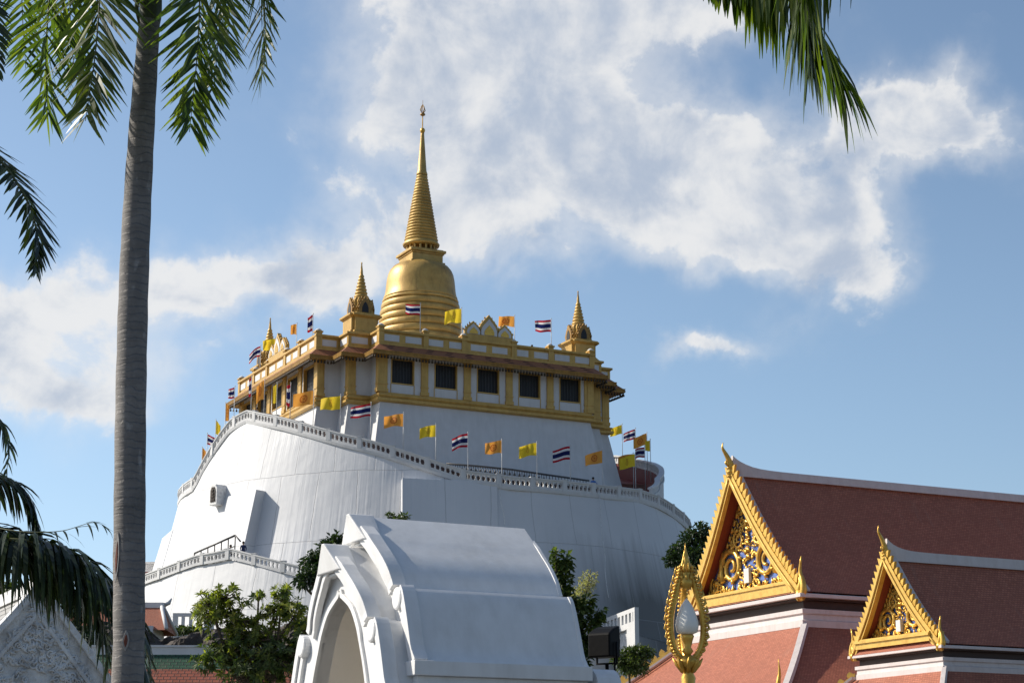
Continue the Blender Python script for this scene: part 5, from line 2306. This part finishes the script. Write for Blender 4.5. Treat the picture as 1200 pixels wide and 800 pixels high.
# --- tall palm whose trunk crosses the picture
D = 17.0
base = P(149, 800, D)
tp = thing('palm_tree', 'tall palm with smooth ringed grey trunk standing full height at left', 'palm tree', (base.x - .02, D, 0), 'palms')
tw = lambda px: px / (FPX / (D * math.cos(PITCH) + 5 * math.sin(PITCH)))
g0 = V((base.x - .03, D, -.05))
palm_trunk(tp, [g0, g0 + EZ * 1.3 + V((.0, 0, 0)), P(149.5, 800, D), P(151.5, 640, D), P(153.5, 460, D), P(158, 300, D), P(165.5, 160, D), P(174, 40, D), P(176, 20, D)],
           [.25, .18, tw(18.0), tw(18.0), tw(17.6), tw(17.0), tw(15.4), tw(13.0), tw(12.2)])
mb = MB()
cs = [P(175.5, 32, D), P(177, 0, D), P(179, -60, D), P(181, -130, D)]
mb.tube(curve3(cs, 16), [.085, .098, .105, .108, .108, .106, .103, .1, .097, .093, .09, .086, .082, .078, .073, .068, .06], 16)
mb.build('crownshaft', M['crownshaft'], tp)
# bark scars
for (px, py, hh_, ww_, rad_) in ((139.5, 655, .15, .016, .150), (151, 752, .06, .018, .150)):
    c_ = P(px, py, D)
    cx_ = P(150.5, py, D).x
    dx_ = max(-.12, min(.12, c_.x - cx_))
    nrm_ = V((dx_, -math.sqrt(rad_ ** 2 - dx_ ** 2), 0)).normalized()
    tan_ = V((-nrm_.y, nrm_.x, 0))
    o_ = V((cx_, D, c_.z)) + nrm_ * (rad_ - .01)
    for nm_, sc_, mt_, th_k in (('bark_halo', 1.9, 'pale_bark', .006), ('bark_scar', 1.0, 'scar', .010)):
        mb = MB()
        mb.prism([o_ + tan_ * (x * ww_ * sc_) + EZ * (z * hh_ * (sc_ * .6 + .4)) for x, z in ((0, -1), (.7, -.5), (1, .1), (.6, .7), (0, 1), (-.5, .6), (-1, -.1), (-.6, -.6))], nrm_ * th_k)
        mb.build(nm_, M[mt_], tp, bevel=.006)
cr = P(181, -120, D)


def fr_px(palm, D0, steps, L, **kw):
    """frond through sight-line points given with their own distances"""
    return frond(palm, [P(x, y, D0 + dy) for x, y, dy in steps], L, **kw)


TPF = [
    ([(180, -110, 0), (135, -190, .1), (92, -150, .2), (66, -60, .3), (54, 50, .3), (56, 140, .3)], .80, 120, .05, .036),
    ([(180, -110, 0), (150, -170, -.3), (130, -120, -.5), (120, -40, -.6), (112, 60, -.6), (100, 142, -.55)], .74, 120, .06, .036),
    ([(182, -110, 0), (205, -180, -.3), (228, -130, -.5), (234, -50, -.6), (232, 50, -.6), (222, 155, -.5)], .78, 130, .05, .038),
    ([(182, -110, 0), (225, -200, .2), (268, -160, .4), (298, -90, .5), (310, 0, .5), (306, 98, .5)], .70, 110, .06, .034),
    ([(181, -110, 0), (170, -210, .8), (160, -260, 1.6), (150, -220, 2.4), (142, -120, 2.9), (138, -40, 3.0)], .6, 70, .08, .036),
    ([(182, -110, 0), (215, -220, .8), (240, -240, 1.5), (258, -180, 2.0), (270, -90, 2.2), (268, 40, 2.2)], .70, 90, .07, .036),
    ([(181, -110, 0), (140, -230, -.4), (80, -250, -.8), (20, -180, -1.0), (-8, -90, -1.0), (-18, 20, -1.0)], .66, 80, .07, .034),
    ([(181, -110, 0), (120, -220, .8), (70, -190, 1.5), (40, -110, 1.9), (26, -20, 2.0), (30, 80, 2.0)], .66, 90, .06, .034),
    ([(181, -110, 0), (130, -200, .5), (100, -160, .9), (88, -80, 1.2), (82, 10, 1.3), (88, 95, 1.3)], .66, 90, .06, .034),
    ([(182, -110, 0), (210, -190, .4), (240, -170, .8), (256, -90, 1.0), (258, 10, 1.0), (250, 110, 1.0)], .70, 100, .06, .034),
]
for _k, (_st, _L, _n, _dr, _w) in enumerate(TPF):
    fr_px(tp, D, _st, _L, seed=1 + _k, plume=.6, n=_n, droop=_dr, w=_w)
# a dry strand hanging beside the crownshaft
mb = MB()
mb.tube([P(171, -60, D - .1), P(164, -20, D - .12), P(160, 10, D - .12), P(163, 28, D - .12)], [.03, .026, .022, .01], 6)
mb.build('leaf_sheath', M['rachis'], tp)

# --- palm just outside the left edge, upper fronds
D2 = 15.0
b2 = P(-110, 700, D2)
t2 = thing('palm_tree', 'palm off the left edge whose single dark frond droops in at mid-height', 'palm tree', (b2.x, D2, 0), 'palms')
palm_trunk(t2, [V((b2.x, D2, -.05)), P(-112, 700, D2), P(-108, 400, D2), P(-100, 150, D2)], [.2, .15, .13, .1])
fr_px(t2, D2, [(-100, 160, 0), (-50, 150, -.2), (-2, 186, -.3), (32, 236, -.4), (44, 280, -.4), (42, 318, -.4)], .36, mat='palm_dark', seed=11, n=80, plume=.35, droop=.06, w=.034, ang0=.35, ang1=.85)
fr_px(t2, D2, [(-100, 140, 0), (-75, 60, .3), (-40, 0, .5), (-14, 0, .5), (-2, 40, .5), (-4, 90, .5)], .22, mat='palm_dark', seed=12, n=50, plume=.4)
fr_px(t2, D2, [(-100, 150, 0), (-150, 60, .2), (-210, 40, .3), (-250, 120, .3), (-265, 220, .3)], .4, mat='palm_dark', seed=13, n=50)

# --- lower left palm
D3 = 19.0
b3 = P(-75, 780, D3)
t3 = thing('palm_tree', 'low dark palm at left edge with fronds hanging over the stucco gable', 'palm tree', (b3.x, D3, 0), 'palms')
palm_trunk(t3, [V((b3.x, D3, -.05)), P(-78, 790, D3), P(-74, 680, D3), P(-68, 590, D3)], [.2, .18, .16, .13])
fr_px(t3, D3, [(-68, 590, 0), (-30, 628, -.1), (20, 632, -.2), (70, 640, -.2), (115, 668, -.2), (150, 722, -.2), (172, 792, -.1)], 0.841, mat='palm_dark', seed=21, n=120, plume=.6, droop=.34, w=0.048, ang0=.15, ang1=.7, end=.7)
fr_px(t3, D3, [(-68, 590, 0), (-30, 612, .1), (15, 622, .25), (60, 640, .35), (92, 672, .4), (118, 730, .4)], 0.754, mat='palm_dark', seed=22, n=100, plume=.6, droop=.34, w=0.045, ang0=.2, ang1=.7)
fr_px(t3, D3, [(-68, 585, 0), (-40, 560, .1), (-5, 556, .2), (26, 572, .3), (42, 606, .3), (46, 650, .3)], 0.493, mat='palm_dark', seed=23, n=90, plume=.4, droop=.28, w=0.039)
fr_px(t3, D3, [(-68, 580, 0), (-55, 520, .0), (-25, 486, -.1), (0, 492, -.1), (10, 520, -.1), (8, 552, -.1)], 0.290, mat='palm_dark', seed=24, n=26, plume=.6, droop=.3, w=0.031)
fr_px(t3, D3, [(-68, 585, 0), (-30, 610, -.4), (20, 622, -.7), (70, 622, -.8), (110, 612, -.9), (132, 622, -.9)], 0.290, mat='palm_dark', seed=25, n=14, plume=.5, droop=.2, w=0.022, rr=.008)
fr_px(t3, D3, [(-68, 590, 0), (-110, 540, .1), (-160, 540, .2), (-200, 600, .2)], 0.580, mat='palm_dark', seed=26, n=40)
0 and fr_px(t3, D3, [(-68, 590, 0), (-40, 650, -.3), (0, 690, -.5), (20, 770, -.5), (16, 860, -.5)], 0.493, mat='palm_dark', seed=27, n=50, droop=.3)

fr_px(t3, D3, [(-68, 590, 0), (-20, 640, .2), (40, 655, .3), (92, 690, .4), (120, 740, .4), (134, 800, .4)], .62, mat='palm_dark', seed=28, n=46, plume=.6, droop=.30, w=.045, ang0=.2, ang1=.7)
fr_px(t3, D3, [(-68, 590, 0), (0, 622, .4), (72, 644, .6), (132, 685, .7), (166, 740, .7), (178, 800, .7)], .62, mat='palm_dark', seed=29, n=56, plume=.6, droop=.30, w=.045, ang0=.2, ang1=.7)
# --- palm outside the frame at upper right
D4 = 9.0
b4 = P(1345, 700, D4)
t4 = thing('palm_tree', 'palm beyond the right edge with one green frond hanging into the top of the sky', 'palm tree', (b4.x, D4, 0), 'palms')
palm_trunk(t4, [V((b4.x, D4, -.05)), P(1346, 700, D4), P(1350, 300, D4), P(1352, -60, D4)], [.2, .16, .14, .1])
fr_px(t4, D4, [(1352, -60, 0), (1240, -200, -.1), (1120, -230, -.1), (1020, -170, -.1), (955, -80, -.1), (948, 10, -.1), (992, 105, 0)], .66, seed=31, s0=.45, n=80, plume=.6, droop=.26, w=.036, ang0=.55, ang1=1.0, end=.75)
fr_px(t4, D4, [(1352, -60, 0), (1240, -190, .1), (1110, -210, .15), (1000, -130, .2), (930, -70, .2), (880, -40, .2), (815, -30, .2)], .66, seed=32, s0=.62, n=60, plume=.35, droop=.9, w=.036, ang0=.1, ang1=.2, end=.22)
fr_px(t4, D4, [(1352, -60, 0), (1250, -210, .05), (1130, -240, .1), (1030, -190, .1), (962, -100, .1), (940, -20, .1), (952, 60, .1)], .66, seed=35, s0=.5, n=56, plume=.5, droop=.35, w=.040, ang0=.5, ang1=1.0, end=.8)
fr_px(t4, D4, [(1352, -60, 0), (1300, -40, -.2), (1250, 0, -.3), (1225, 60, -.35), (1216, 130, -.35)], .20, seed=33, n=30, plume=.5, droop=.25)
fr_px(t4, D4, [(1352, -60, 0), (1400, -150, .2), (1470, -130, .3), (1520, -20, .3)], .5, seed=34, n=40)


# ================================================================== broadleaf trees and shrubs
def leaf_card(mb, p, d, up, L, w, fold=.25):
    side = d.cross(up)
    if side.length < 1e-4:
        side = d.orthogonal()
    side.normalize()
    n = side.cross(d).normalized()
    a, b, c = p, p + d * L * .5, p + d * L - EZ * L * .12
    mb.add([a, b + side * w * .5 + n * w * fold, c, b - side * w * .5 + n * w * fold, b], [(0, 1, 4), (1, 2, 4), (2, 3, 4), (3, 0, 4)])


def rand_dir(r):
    while True:
        v = V((r.uniform(-1, 1), r.uniform(-1, 1), r.uniform(-1, 1)))
        if .05 < v.length < 1:
            return v.normalized()


def tree(name, label, cat, foot, trunk_top, clumps, mat, leaf=.2, per=260, seed=0, trunk_r=.12, group=None, wide=.42, hang=.2):
    """clumps = [(centre, rx, rz)]: leaves crowd near the surface of each lump, twigs run to it"""
    r = random.Random(seed)
    foot, trunk_top = V(foot), V(trunk_top)
    t = thing(name, label, cat, foot, group)
    mb = MB()
    mid = (foot + trunk_top) / 2 + V((r.uniform(-.1, .1), r.uniform(-.1, .1), 0))
    mb.tube(curve3([foot - EZ * .1, mid, trunk_top], 10), [trunk_r * (1.3 - .6 * i / 10) for i in range(11)], 8)
    for (c, rx, rz) in clumps:
        c = V(c)
        m = (trunk_top + c) / 2 + V((0, 0, -.15 * (c - trunk_top).length))
        mb.tube(curve3([trunk_top, m, c], 6), [trunk_r * (.55 - .07 * i) for i in range(7)], 5)
        for q in range(5):
            d = rand_dir(r)
            mb.tube([c, c + V((d.x * rx, d.y * rx, d.z * rz)) * .85], [trunk_r * .12, trunk_r * .04], 4)
    mb.build('trunk', M['bark'], t)
    lb = MB()
    for (c, rx, rz) in clumps:
        c = V(c)
        nn = int(per * (rx * rx + rx * rz) / 2 / (leaf * leaf * 12))
        for q in range(max(80, nn * 4)):
            d = rand_dir(r)
            rad = (r.random() ** .45) * r.uniform(.75, 1.12)
            p = c + V((d.x * rx, d.y * rx, d.z * rz)) * rad
            ld = (d * .7 + rand_dir(r) * .9 - EZ * hang).normalized()
            leaf_card(lb, p, ld, (EZ + rand_dir(r) * .8).normalized(), leaf * r.uniform(.7, 1.3), leaf * wide * r.uniform(.8, 1.2))
    lb.build('crown', M[mat], t, fix=False)
    return t


def lumps(D0, pts, sc_=1.0):
    """(px, py, radius px, height px, extra distance) -> clumps"""
    out = []
    for (px, py, rx, rz, dy) in pts:
        m = (D0 + dy) * 1.0 / FPX
        out.append((P(px, py, D0 + dy), rx * m, rz * m))
    return out


def ft(px, D0, z=0.0):
    p = P(px, 790, D0)
    return V((p.x, D0, z))


# dark tree behind the gate on the left
tree('broadleaf_tree', 'dense dark green tree between the white mount and left side of the gate', 'tree', ft(378, 90), P(378, 700, 90),
     lumps(90, [(388, 645, 16, 14, 0), (372, 660, 20, 16, .5), (362, 676, 14, 12, -.5), (384, 675, 22, 16, 0), (398, 660, 14, 14, .5), (352, 681, 7, 6, 0), (394, 633, 10, 8, 0)]), 'leaf_dark', .30, 300, 1, .2)
# dark tree between mount and large hall
tree('broadleaf_tree', 'dark tree with ragged crown between right edge of mount and large hall', 'tree', ft(820, 100), P(818, 715, 100),
     lumps(100, [(822, 622, 10, 10, 0), (812, 632, 15, 13, .5), (798, 646, 15, 11, 0), (788, 656, 9, 7, 0), (812, 655, 18, 14, -.5), (828, 645, 16, 18, 0), (830, 670, 16, 16, 0), (804, 668, 14, 10, 0), (838, 690, 16, 14, .5), (822, 690, 14, 14, 1)]), 'leaf_dark', .30, 300, 2, .22)
# bushy green behind the stucco gable
tree('broadleaf_tree', 'sunlit green treetop behind the tiled roof at far left edge', 'tree', ft(0, 70), P(0, 730, 70),
     lumps(70, [(-8, 690, 18, 12, 0), (14, 694, 16, 11, .5), (30, 697, 12, 8, 0), (2, 702, 20, 10, -.5)]), 'leaf_mid', .26, 300, 3, .16)
tree('broadleaf_tree', 'dark green treetop half hidden behind the palm fronds left of the trunk', 'tree', ft(80, 62), P(82, 745, 62),
     lumps(62, [(74, 700, 14, 16, 0), (92, 715, 14, 18, 0), (66, 690, 10, 10, 0), (110, 745, 16, 16, 0)]), 'leaf_dark', .24, 260, 4, .14)
# shrubs
tree('shrub', 'small green shrub above the toothed gold hip of the large hall', 'shrub', ft(737, 64), P(737, 762, 64),
     lumps(64, [(738, 764, 10, 7, 0), (728, 772, 12, 9, 0), (749, 762, 10, 6, 0), (742, 778, 20, 12, 0), (758, 764, 9, 7, 0)]), 'leaf_mid', .14, 260, 5, .05)
tree('shrub', 'few green sprigs showing just above ridge of the gate roof', 'shrub', ft(462, 70), P(462, 640, 70),
     lumps(70, [(458, 604, 5, 3, 0), (473, 605, 7, 3, 0), (466, 612, 14, 6, 0)]), 'leaf_mid', .16, 160, 6, .06)
# low hedge by the rocks
tree('shrub', 'low green hedge in front of the arched white wall on the rocks', 'shrub', P(215, 760, 156) - EZ * 1, P(215, 742, 156),
     lumps(156, [(200, 738, 9, 4, 0), (215, 738, 10, 4, 0), (230, 737, 9, 4, 0)]), 'leaf_mid', .35, 260, 7, .1)


# big sunlit bush with rosettes of long leaves
def build_rosette_bush():
    D0 = 42.0
    r = random.Random(21)
    f = ft(300, D0)
    t = thing('frangipani_tree', 'sprawling tree with rosettes of long yellow-green leaves left of the gate', 'tree', f)
    sb, lb, lb2 = MB(), MB(), MB()
    top = P(298, 790, D0)
    sb.tube(curve3([f - EZ * .1, f + EZ * 1.4 + V((.15, 0, 0)), top], 10), [.16 - .006 * i for i in range(11)], 8)
    tips = []
    # the crown follows the ragged outline of the photograph
    area = [(250, 715, 24, 26), (262, 698, 18, 14), (278, 722, 22, 22), (245, 705, 14, 12), (300, 745, 34, 26), (330, 705, 12, 20), (322, 715, 22, 16), (345, 722, 16, 22), (355, 735, 10, 28),
            (318, 765, 40, 28), (268, 760, 30, 26), (345, 770, 18, 26), (300, 785, 50, 22), (250, 770, 26, 16), (334, 693, 6, 6), (303, 699, 5, 5)]
    for (px, py, rx, ry) in area:
        c = P(px, py, D0)
        k = D0 / FPX
        mid = (top + c) / 2 + V((r.uniform(-.2, .2), 0, -.25))
        sb.tube(curve3([top - EZ * .4, mid, c], 6), [.07, .055, .045, .038, .03, .025, .02], 5)
        n = max(6, int(rx * ry * .085))
        for q in range(n):
            d = rand_dir(r)
            rad = r.random() ** .5
            p = c + V((d.x * rx * k, d.y * 26 * k, d.z * ry * k)) * rad
            if r.random() < .5:
                sb.tube([c, (c + p) / 2 - EZ * .05, p], [.018, .014, .01], 4)
            out = (d + EZ * .7 + rand_dir(r) * .5).normalized()
            m = lb2 if (p.z < top.z + .75 and r.random() < .8) or r.random() < .15 else lb  # light put into leaf colour: yellow-green where lit, darker green lower down
            nl = r.randint(8, 13)
            a0 = r.uniform(0, 6)
            e1 = out.orthogonal().normalized()
            e2 = out.cross(e1)
            for j in range(nl):
                a = a0 + j * 2.4
                ld = (out * r.uniform(.1, .8) + (e1 * math.cos(a) + e2 * math.sin(a))).normalized()
                leaf_card(m, p + out * .02 * j / nl, ld, out, r.uniform(.11, .21), r.uniform(.04, .065), .2)
    sb.build('branches', M['bark'], t)
    lb.build('lit_tone_leaves', M['leaf_bright'], t, fix=False)
    lb2.build('shade_tone_leaves', M['leaf_mid'], t, fix=False)


build_rosette_bush()


# climbing plant and pale plume right of the gate
def build_climber():
    D0 = 38.0
    r = random.Random(31)
    t = thing('climbing_plant', 'leafy upright climber in two narrow columns right of the gate roof', 'plant', ft(672, D0))
    sb, lb = MB(), MB()
    f = ft(675, D0)
    k = D0 / FPX
    cols = [([(672, 770), (668, 735), (658, 700), (652, 672), (652, 645)], 3.5), ([(672, 770), (670, 735), (665, 700), (662, 672), (664, 650)], 4.0), ([(674, 775), (674, 745), (680, 715), (686, 700)], 7), ([(678, 790), (684, 760), (692, 735), (702, 712)], 7.5), ([(676, 790), (676, 770), (678, 745)], 8)]
    for pts, wd in cols:
        line = curve3([P(x, y, D0) for x, y in pts], 20)
        sb.tube([f, (f + line[0]) / 2 + V((.1, 0, 0)), line[0]], .03, 5)
        sb.tube(line, [.022 - .0006 * i for i in range(21)], 5)
        for i in range(20 * 14):
            p = line[i // 14] + (line[min(20, i // 14 + 1)] - line[i // 14]) * ((i % 14) / 14)
            d = rand_dir(r)
            d.z -= .4
            d.normalize()
            q = p + V((d.x, d.y, d.z * .4)) * (wd * k * r.uniform(.4, 1.2))
            leaf_card(lb, q, d, (EZ + rand_dir(r) * .5).normalized(), r.uniform(.13, .21), r.uniform(.09, .14))
    q = P(641, 659, D0 + .5)
    sb.build('stems', M['bark'], t)
    lb.build('leaves', M['leaf_mid'], t, fix=False)
    t2_ = thing('plume_plant', 'pale dry feathery plume beside the climber right of the gate', 'plant', ft(690, D0 + .4))
    sb, lb = MB(), MB()
    f = ft(688, D0 + .4)
    line = curve3([f, P(678, 780, D0 + .4), P(680, 730, D0 + .4), P(688, 690, D0 + .4), P(692, 668, D0 + .4)], 20)
    sb.tube(line, [.03 - .001 * i for i in range(21)], 5)
    for q in range(800):
        a = r.random()
        c = P(676 + 16 * a + r.uniform(-9, 9), 706 - 30 * a + r.uniform(-9, 9), D0 + .4 + r.uniform(-.15, .15))
        leaf_card(lb, c, rand_dir(r), rand_dir(r), r.uniform(.04, .08), .03)
    sb.build('stem', M['bark'], t2_)
    lb.build('plume', M['plume'], t2_, fix=False)


build_climber()


# ================================================================== people (a few pixels tall each)
def make_person_mesh(pose):
    bm = bmesh.new()
    sk = bm.verts.layers.skin.verify()

    def vert(co, r, root=False):
        v = bm.verts.new(co)
        v[sk].radius = (r, r * .8)
        v[sk].use_root = root
        return v
    lean = .0
    pel = vert((0, 0, .95), .15, True)
    waist = vert((0, -.01, 1.12), .14)
    chest = vert((0, -.02, 1.35), .17)
    neck = vert((0, -.02, 1.52), .06)
    chin = vert((0, -.04, 1.60), .075)
    head = vert((0, -.03, 1.70), .10)
    crown = vert((0, -.02, 1.78), .07)
    for a, b in ((pel, waist), (waist, chest), (chest, neck), (neck, chin), (chin, head), (head, crown)):
        bm.edges.new((a, b))
    for s in (-1, 1):
        sh = vert((.19 * s, -.02, 1.45), .065)
        el = vert((.27 * s, -.06 if pose == 'stand' else -.18, 1.18), .048)
        wr = vert((.24 * s, -.22 if pose == 'stand' else -.42, 1.02 if pose == 'stand' else 1.15), .036)
        hd = vert((.21 * s, -.30 if pose == 'stand' else -.50, .98 if pose == 'stand' else 1.16), .042)
        for a, b in ((chest, sh), (sh, el), (el, wr), (wr, hd)):
            bm.edges.new((a, b))
        hip = vert((.10 * s, 0, .88), .10)
        kn = vert((.11 * s, -.03, .48), .068)
        an = vert((.11 * s, .02, .08), .045)
        to = vert((.12 * s, -.15, .03), .035)
        for a, b in ((pel, hip), (hip, kn), (kn, an), (an, to)):
            bm.edges.new((a, b))
    me = bpy.data.meshes.new('body')
    bm.to_mesh(me)
    bm.free()
    o = bpy.data.objects.new('body', me)
    COL.objects.link(o)
    o.modifiers.new('skin', 'SKIN')
    sb = o.modifiers.new('sub', 'SUBSURF')
    sb.levels = sb.render_levels = 1
    dg = bpy.context.evaluated_depsgraph_get()
    dg.update()
    m2 = bpy.data.meshes.new_from_object(o.evaluated_get(dg))
    bpy.data.objects.remove(o)
    return m2


PM = {p: make_person_mesh(p) for p in ('stand', 'lean')}
M['skin'] = flatcol('brown_skin', (.32, .18, .11), .6)
M['hair'] = flatcol('black_hair', (.012, .010, .009), .5)


def person(label, loc, face, pose, shirt, trousers, group='visitors on the mount'):
    t = thing('person', label, 'person', loc, group)
    t.rotation_euler = (0, 0, face)
    me = PM[pose].copy()
    me.materials.clear()
    me.materials.append(M['skin'])
    b = bpy.data.objects.new('body', me)
    COL.objects.link(b)
    b.parent = t
    for nm, col, z0, z1 in (('shirt', shirt, .90, 1.50), ('trousers', trousers, .10, .96)):
        c = me.copy()
        bm = bmesh.new()
        bm.from_mesh(c)
        bmesh.ops.delete(bm, geom=[f for f in bm.faces if not (z0 < f.calc_center_median().z < z1) or (nm == 'trousers' and abs(f.calc_center_median().x) > .19)], context='FACES')
        bm.normal_update()
        for v in bm.verts:
            v.co += v.normal * .018
        bm.to_mesh(c)
        bm.free()
        c.materials.clear()
        c.materials.append(flatcol(nm + '_cloth', col))
        o = bpy.data.objects.new(nm, c)
        COL.objects.link(o)
        o.parent = t
    hb = MB()
    hb.lathe(V((0, 0, 0)), [(.105, 1.66), (.125, 1.72), (.115, 1.80), (.07, 1.85), (.01, 1.87)], 12)
    h = hb.build('hair', M['hair'], None)
    h.parent = t
    return t


def on_floor(px, py, inset):
    th, z = cone_hit(px, py, lambda z: mount_r(z - 1) - inset)
    p = pol(mount_r(z - 1) - inset, th, floor_z(th) + .07)
    return p


person('person in blue shirt and dark cap-like hair looking over parapet at right of stair', on_floor(695, 562, .7), .3, 'lean', (.06, .16, .42), (.03, .03, .05))
person('person in green top standing on sunlit left balcony of the pavilion', G(-16.9, 5.4, 41.61), -1.2, 'lean', (.03, .25, .10), (.06, .05, .05))
person('person in red top on the left balcony beside the one in green', G(-16.9, 4.3, 41.61), -1.2, 'stand', (.45, .03, .04), (.04, .05, .09))
person('person in white shirt standing in the left balcony opening', G(-16.85, 8.0, 41.61), -1.2, 'stand', (.6, .6, .58), (.05, .05, .05))
person('dark-haired person looking over the roof parapet left of the right corner stupa', G(5.2, -15.6, 46.36), 0.2, 'lean', (.05, .05, .06), (.05, .05, .05))
person('person with pale shirt looking over the roof parapet nearer the crest', G(3.4, -15.6, 46.36), 0.2, 'lean', (.4, .3, .3), (.05, .05, .05))
th_, z_ = cone_hit(285, 646, lambda z: terrace_r(z) - 1.0)
person('person in dark blue shirt at the corner of the lower left terrace', pol(terrace_r(z_) - 1.0, th_, ter_top(th_) - .97), .2, 'stand', (.02, .03, .09), (.02, .02, .03))
th_, z_ = cone_hit(270, 650, lambda z: terrace_r(z) - 1.6)
person('person in black clothes beneath the sloping metal frame on the terrace', pol(terrace_r(z_) - 1.6, th_, ter_top(th_) - .97), -.3, 'lean', (.015, .015, .02), (.02, .02, .02))
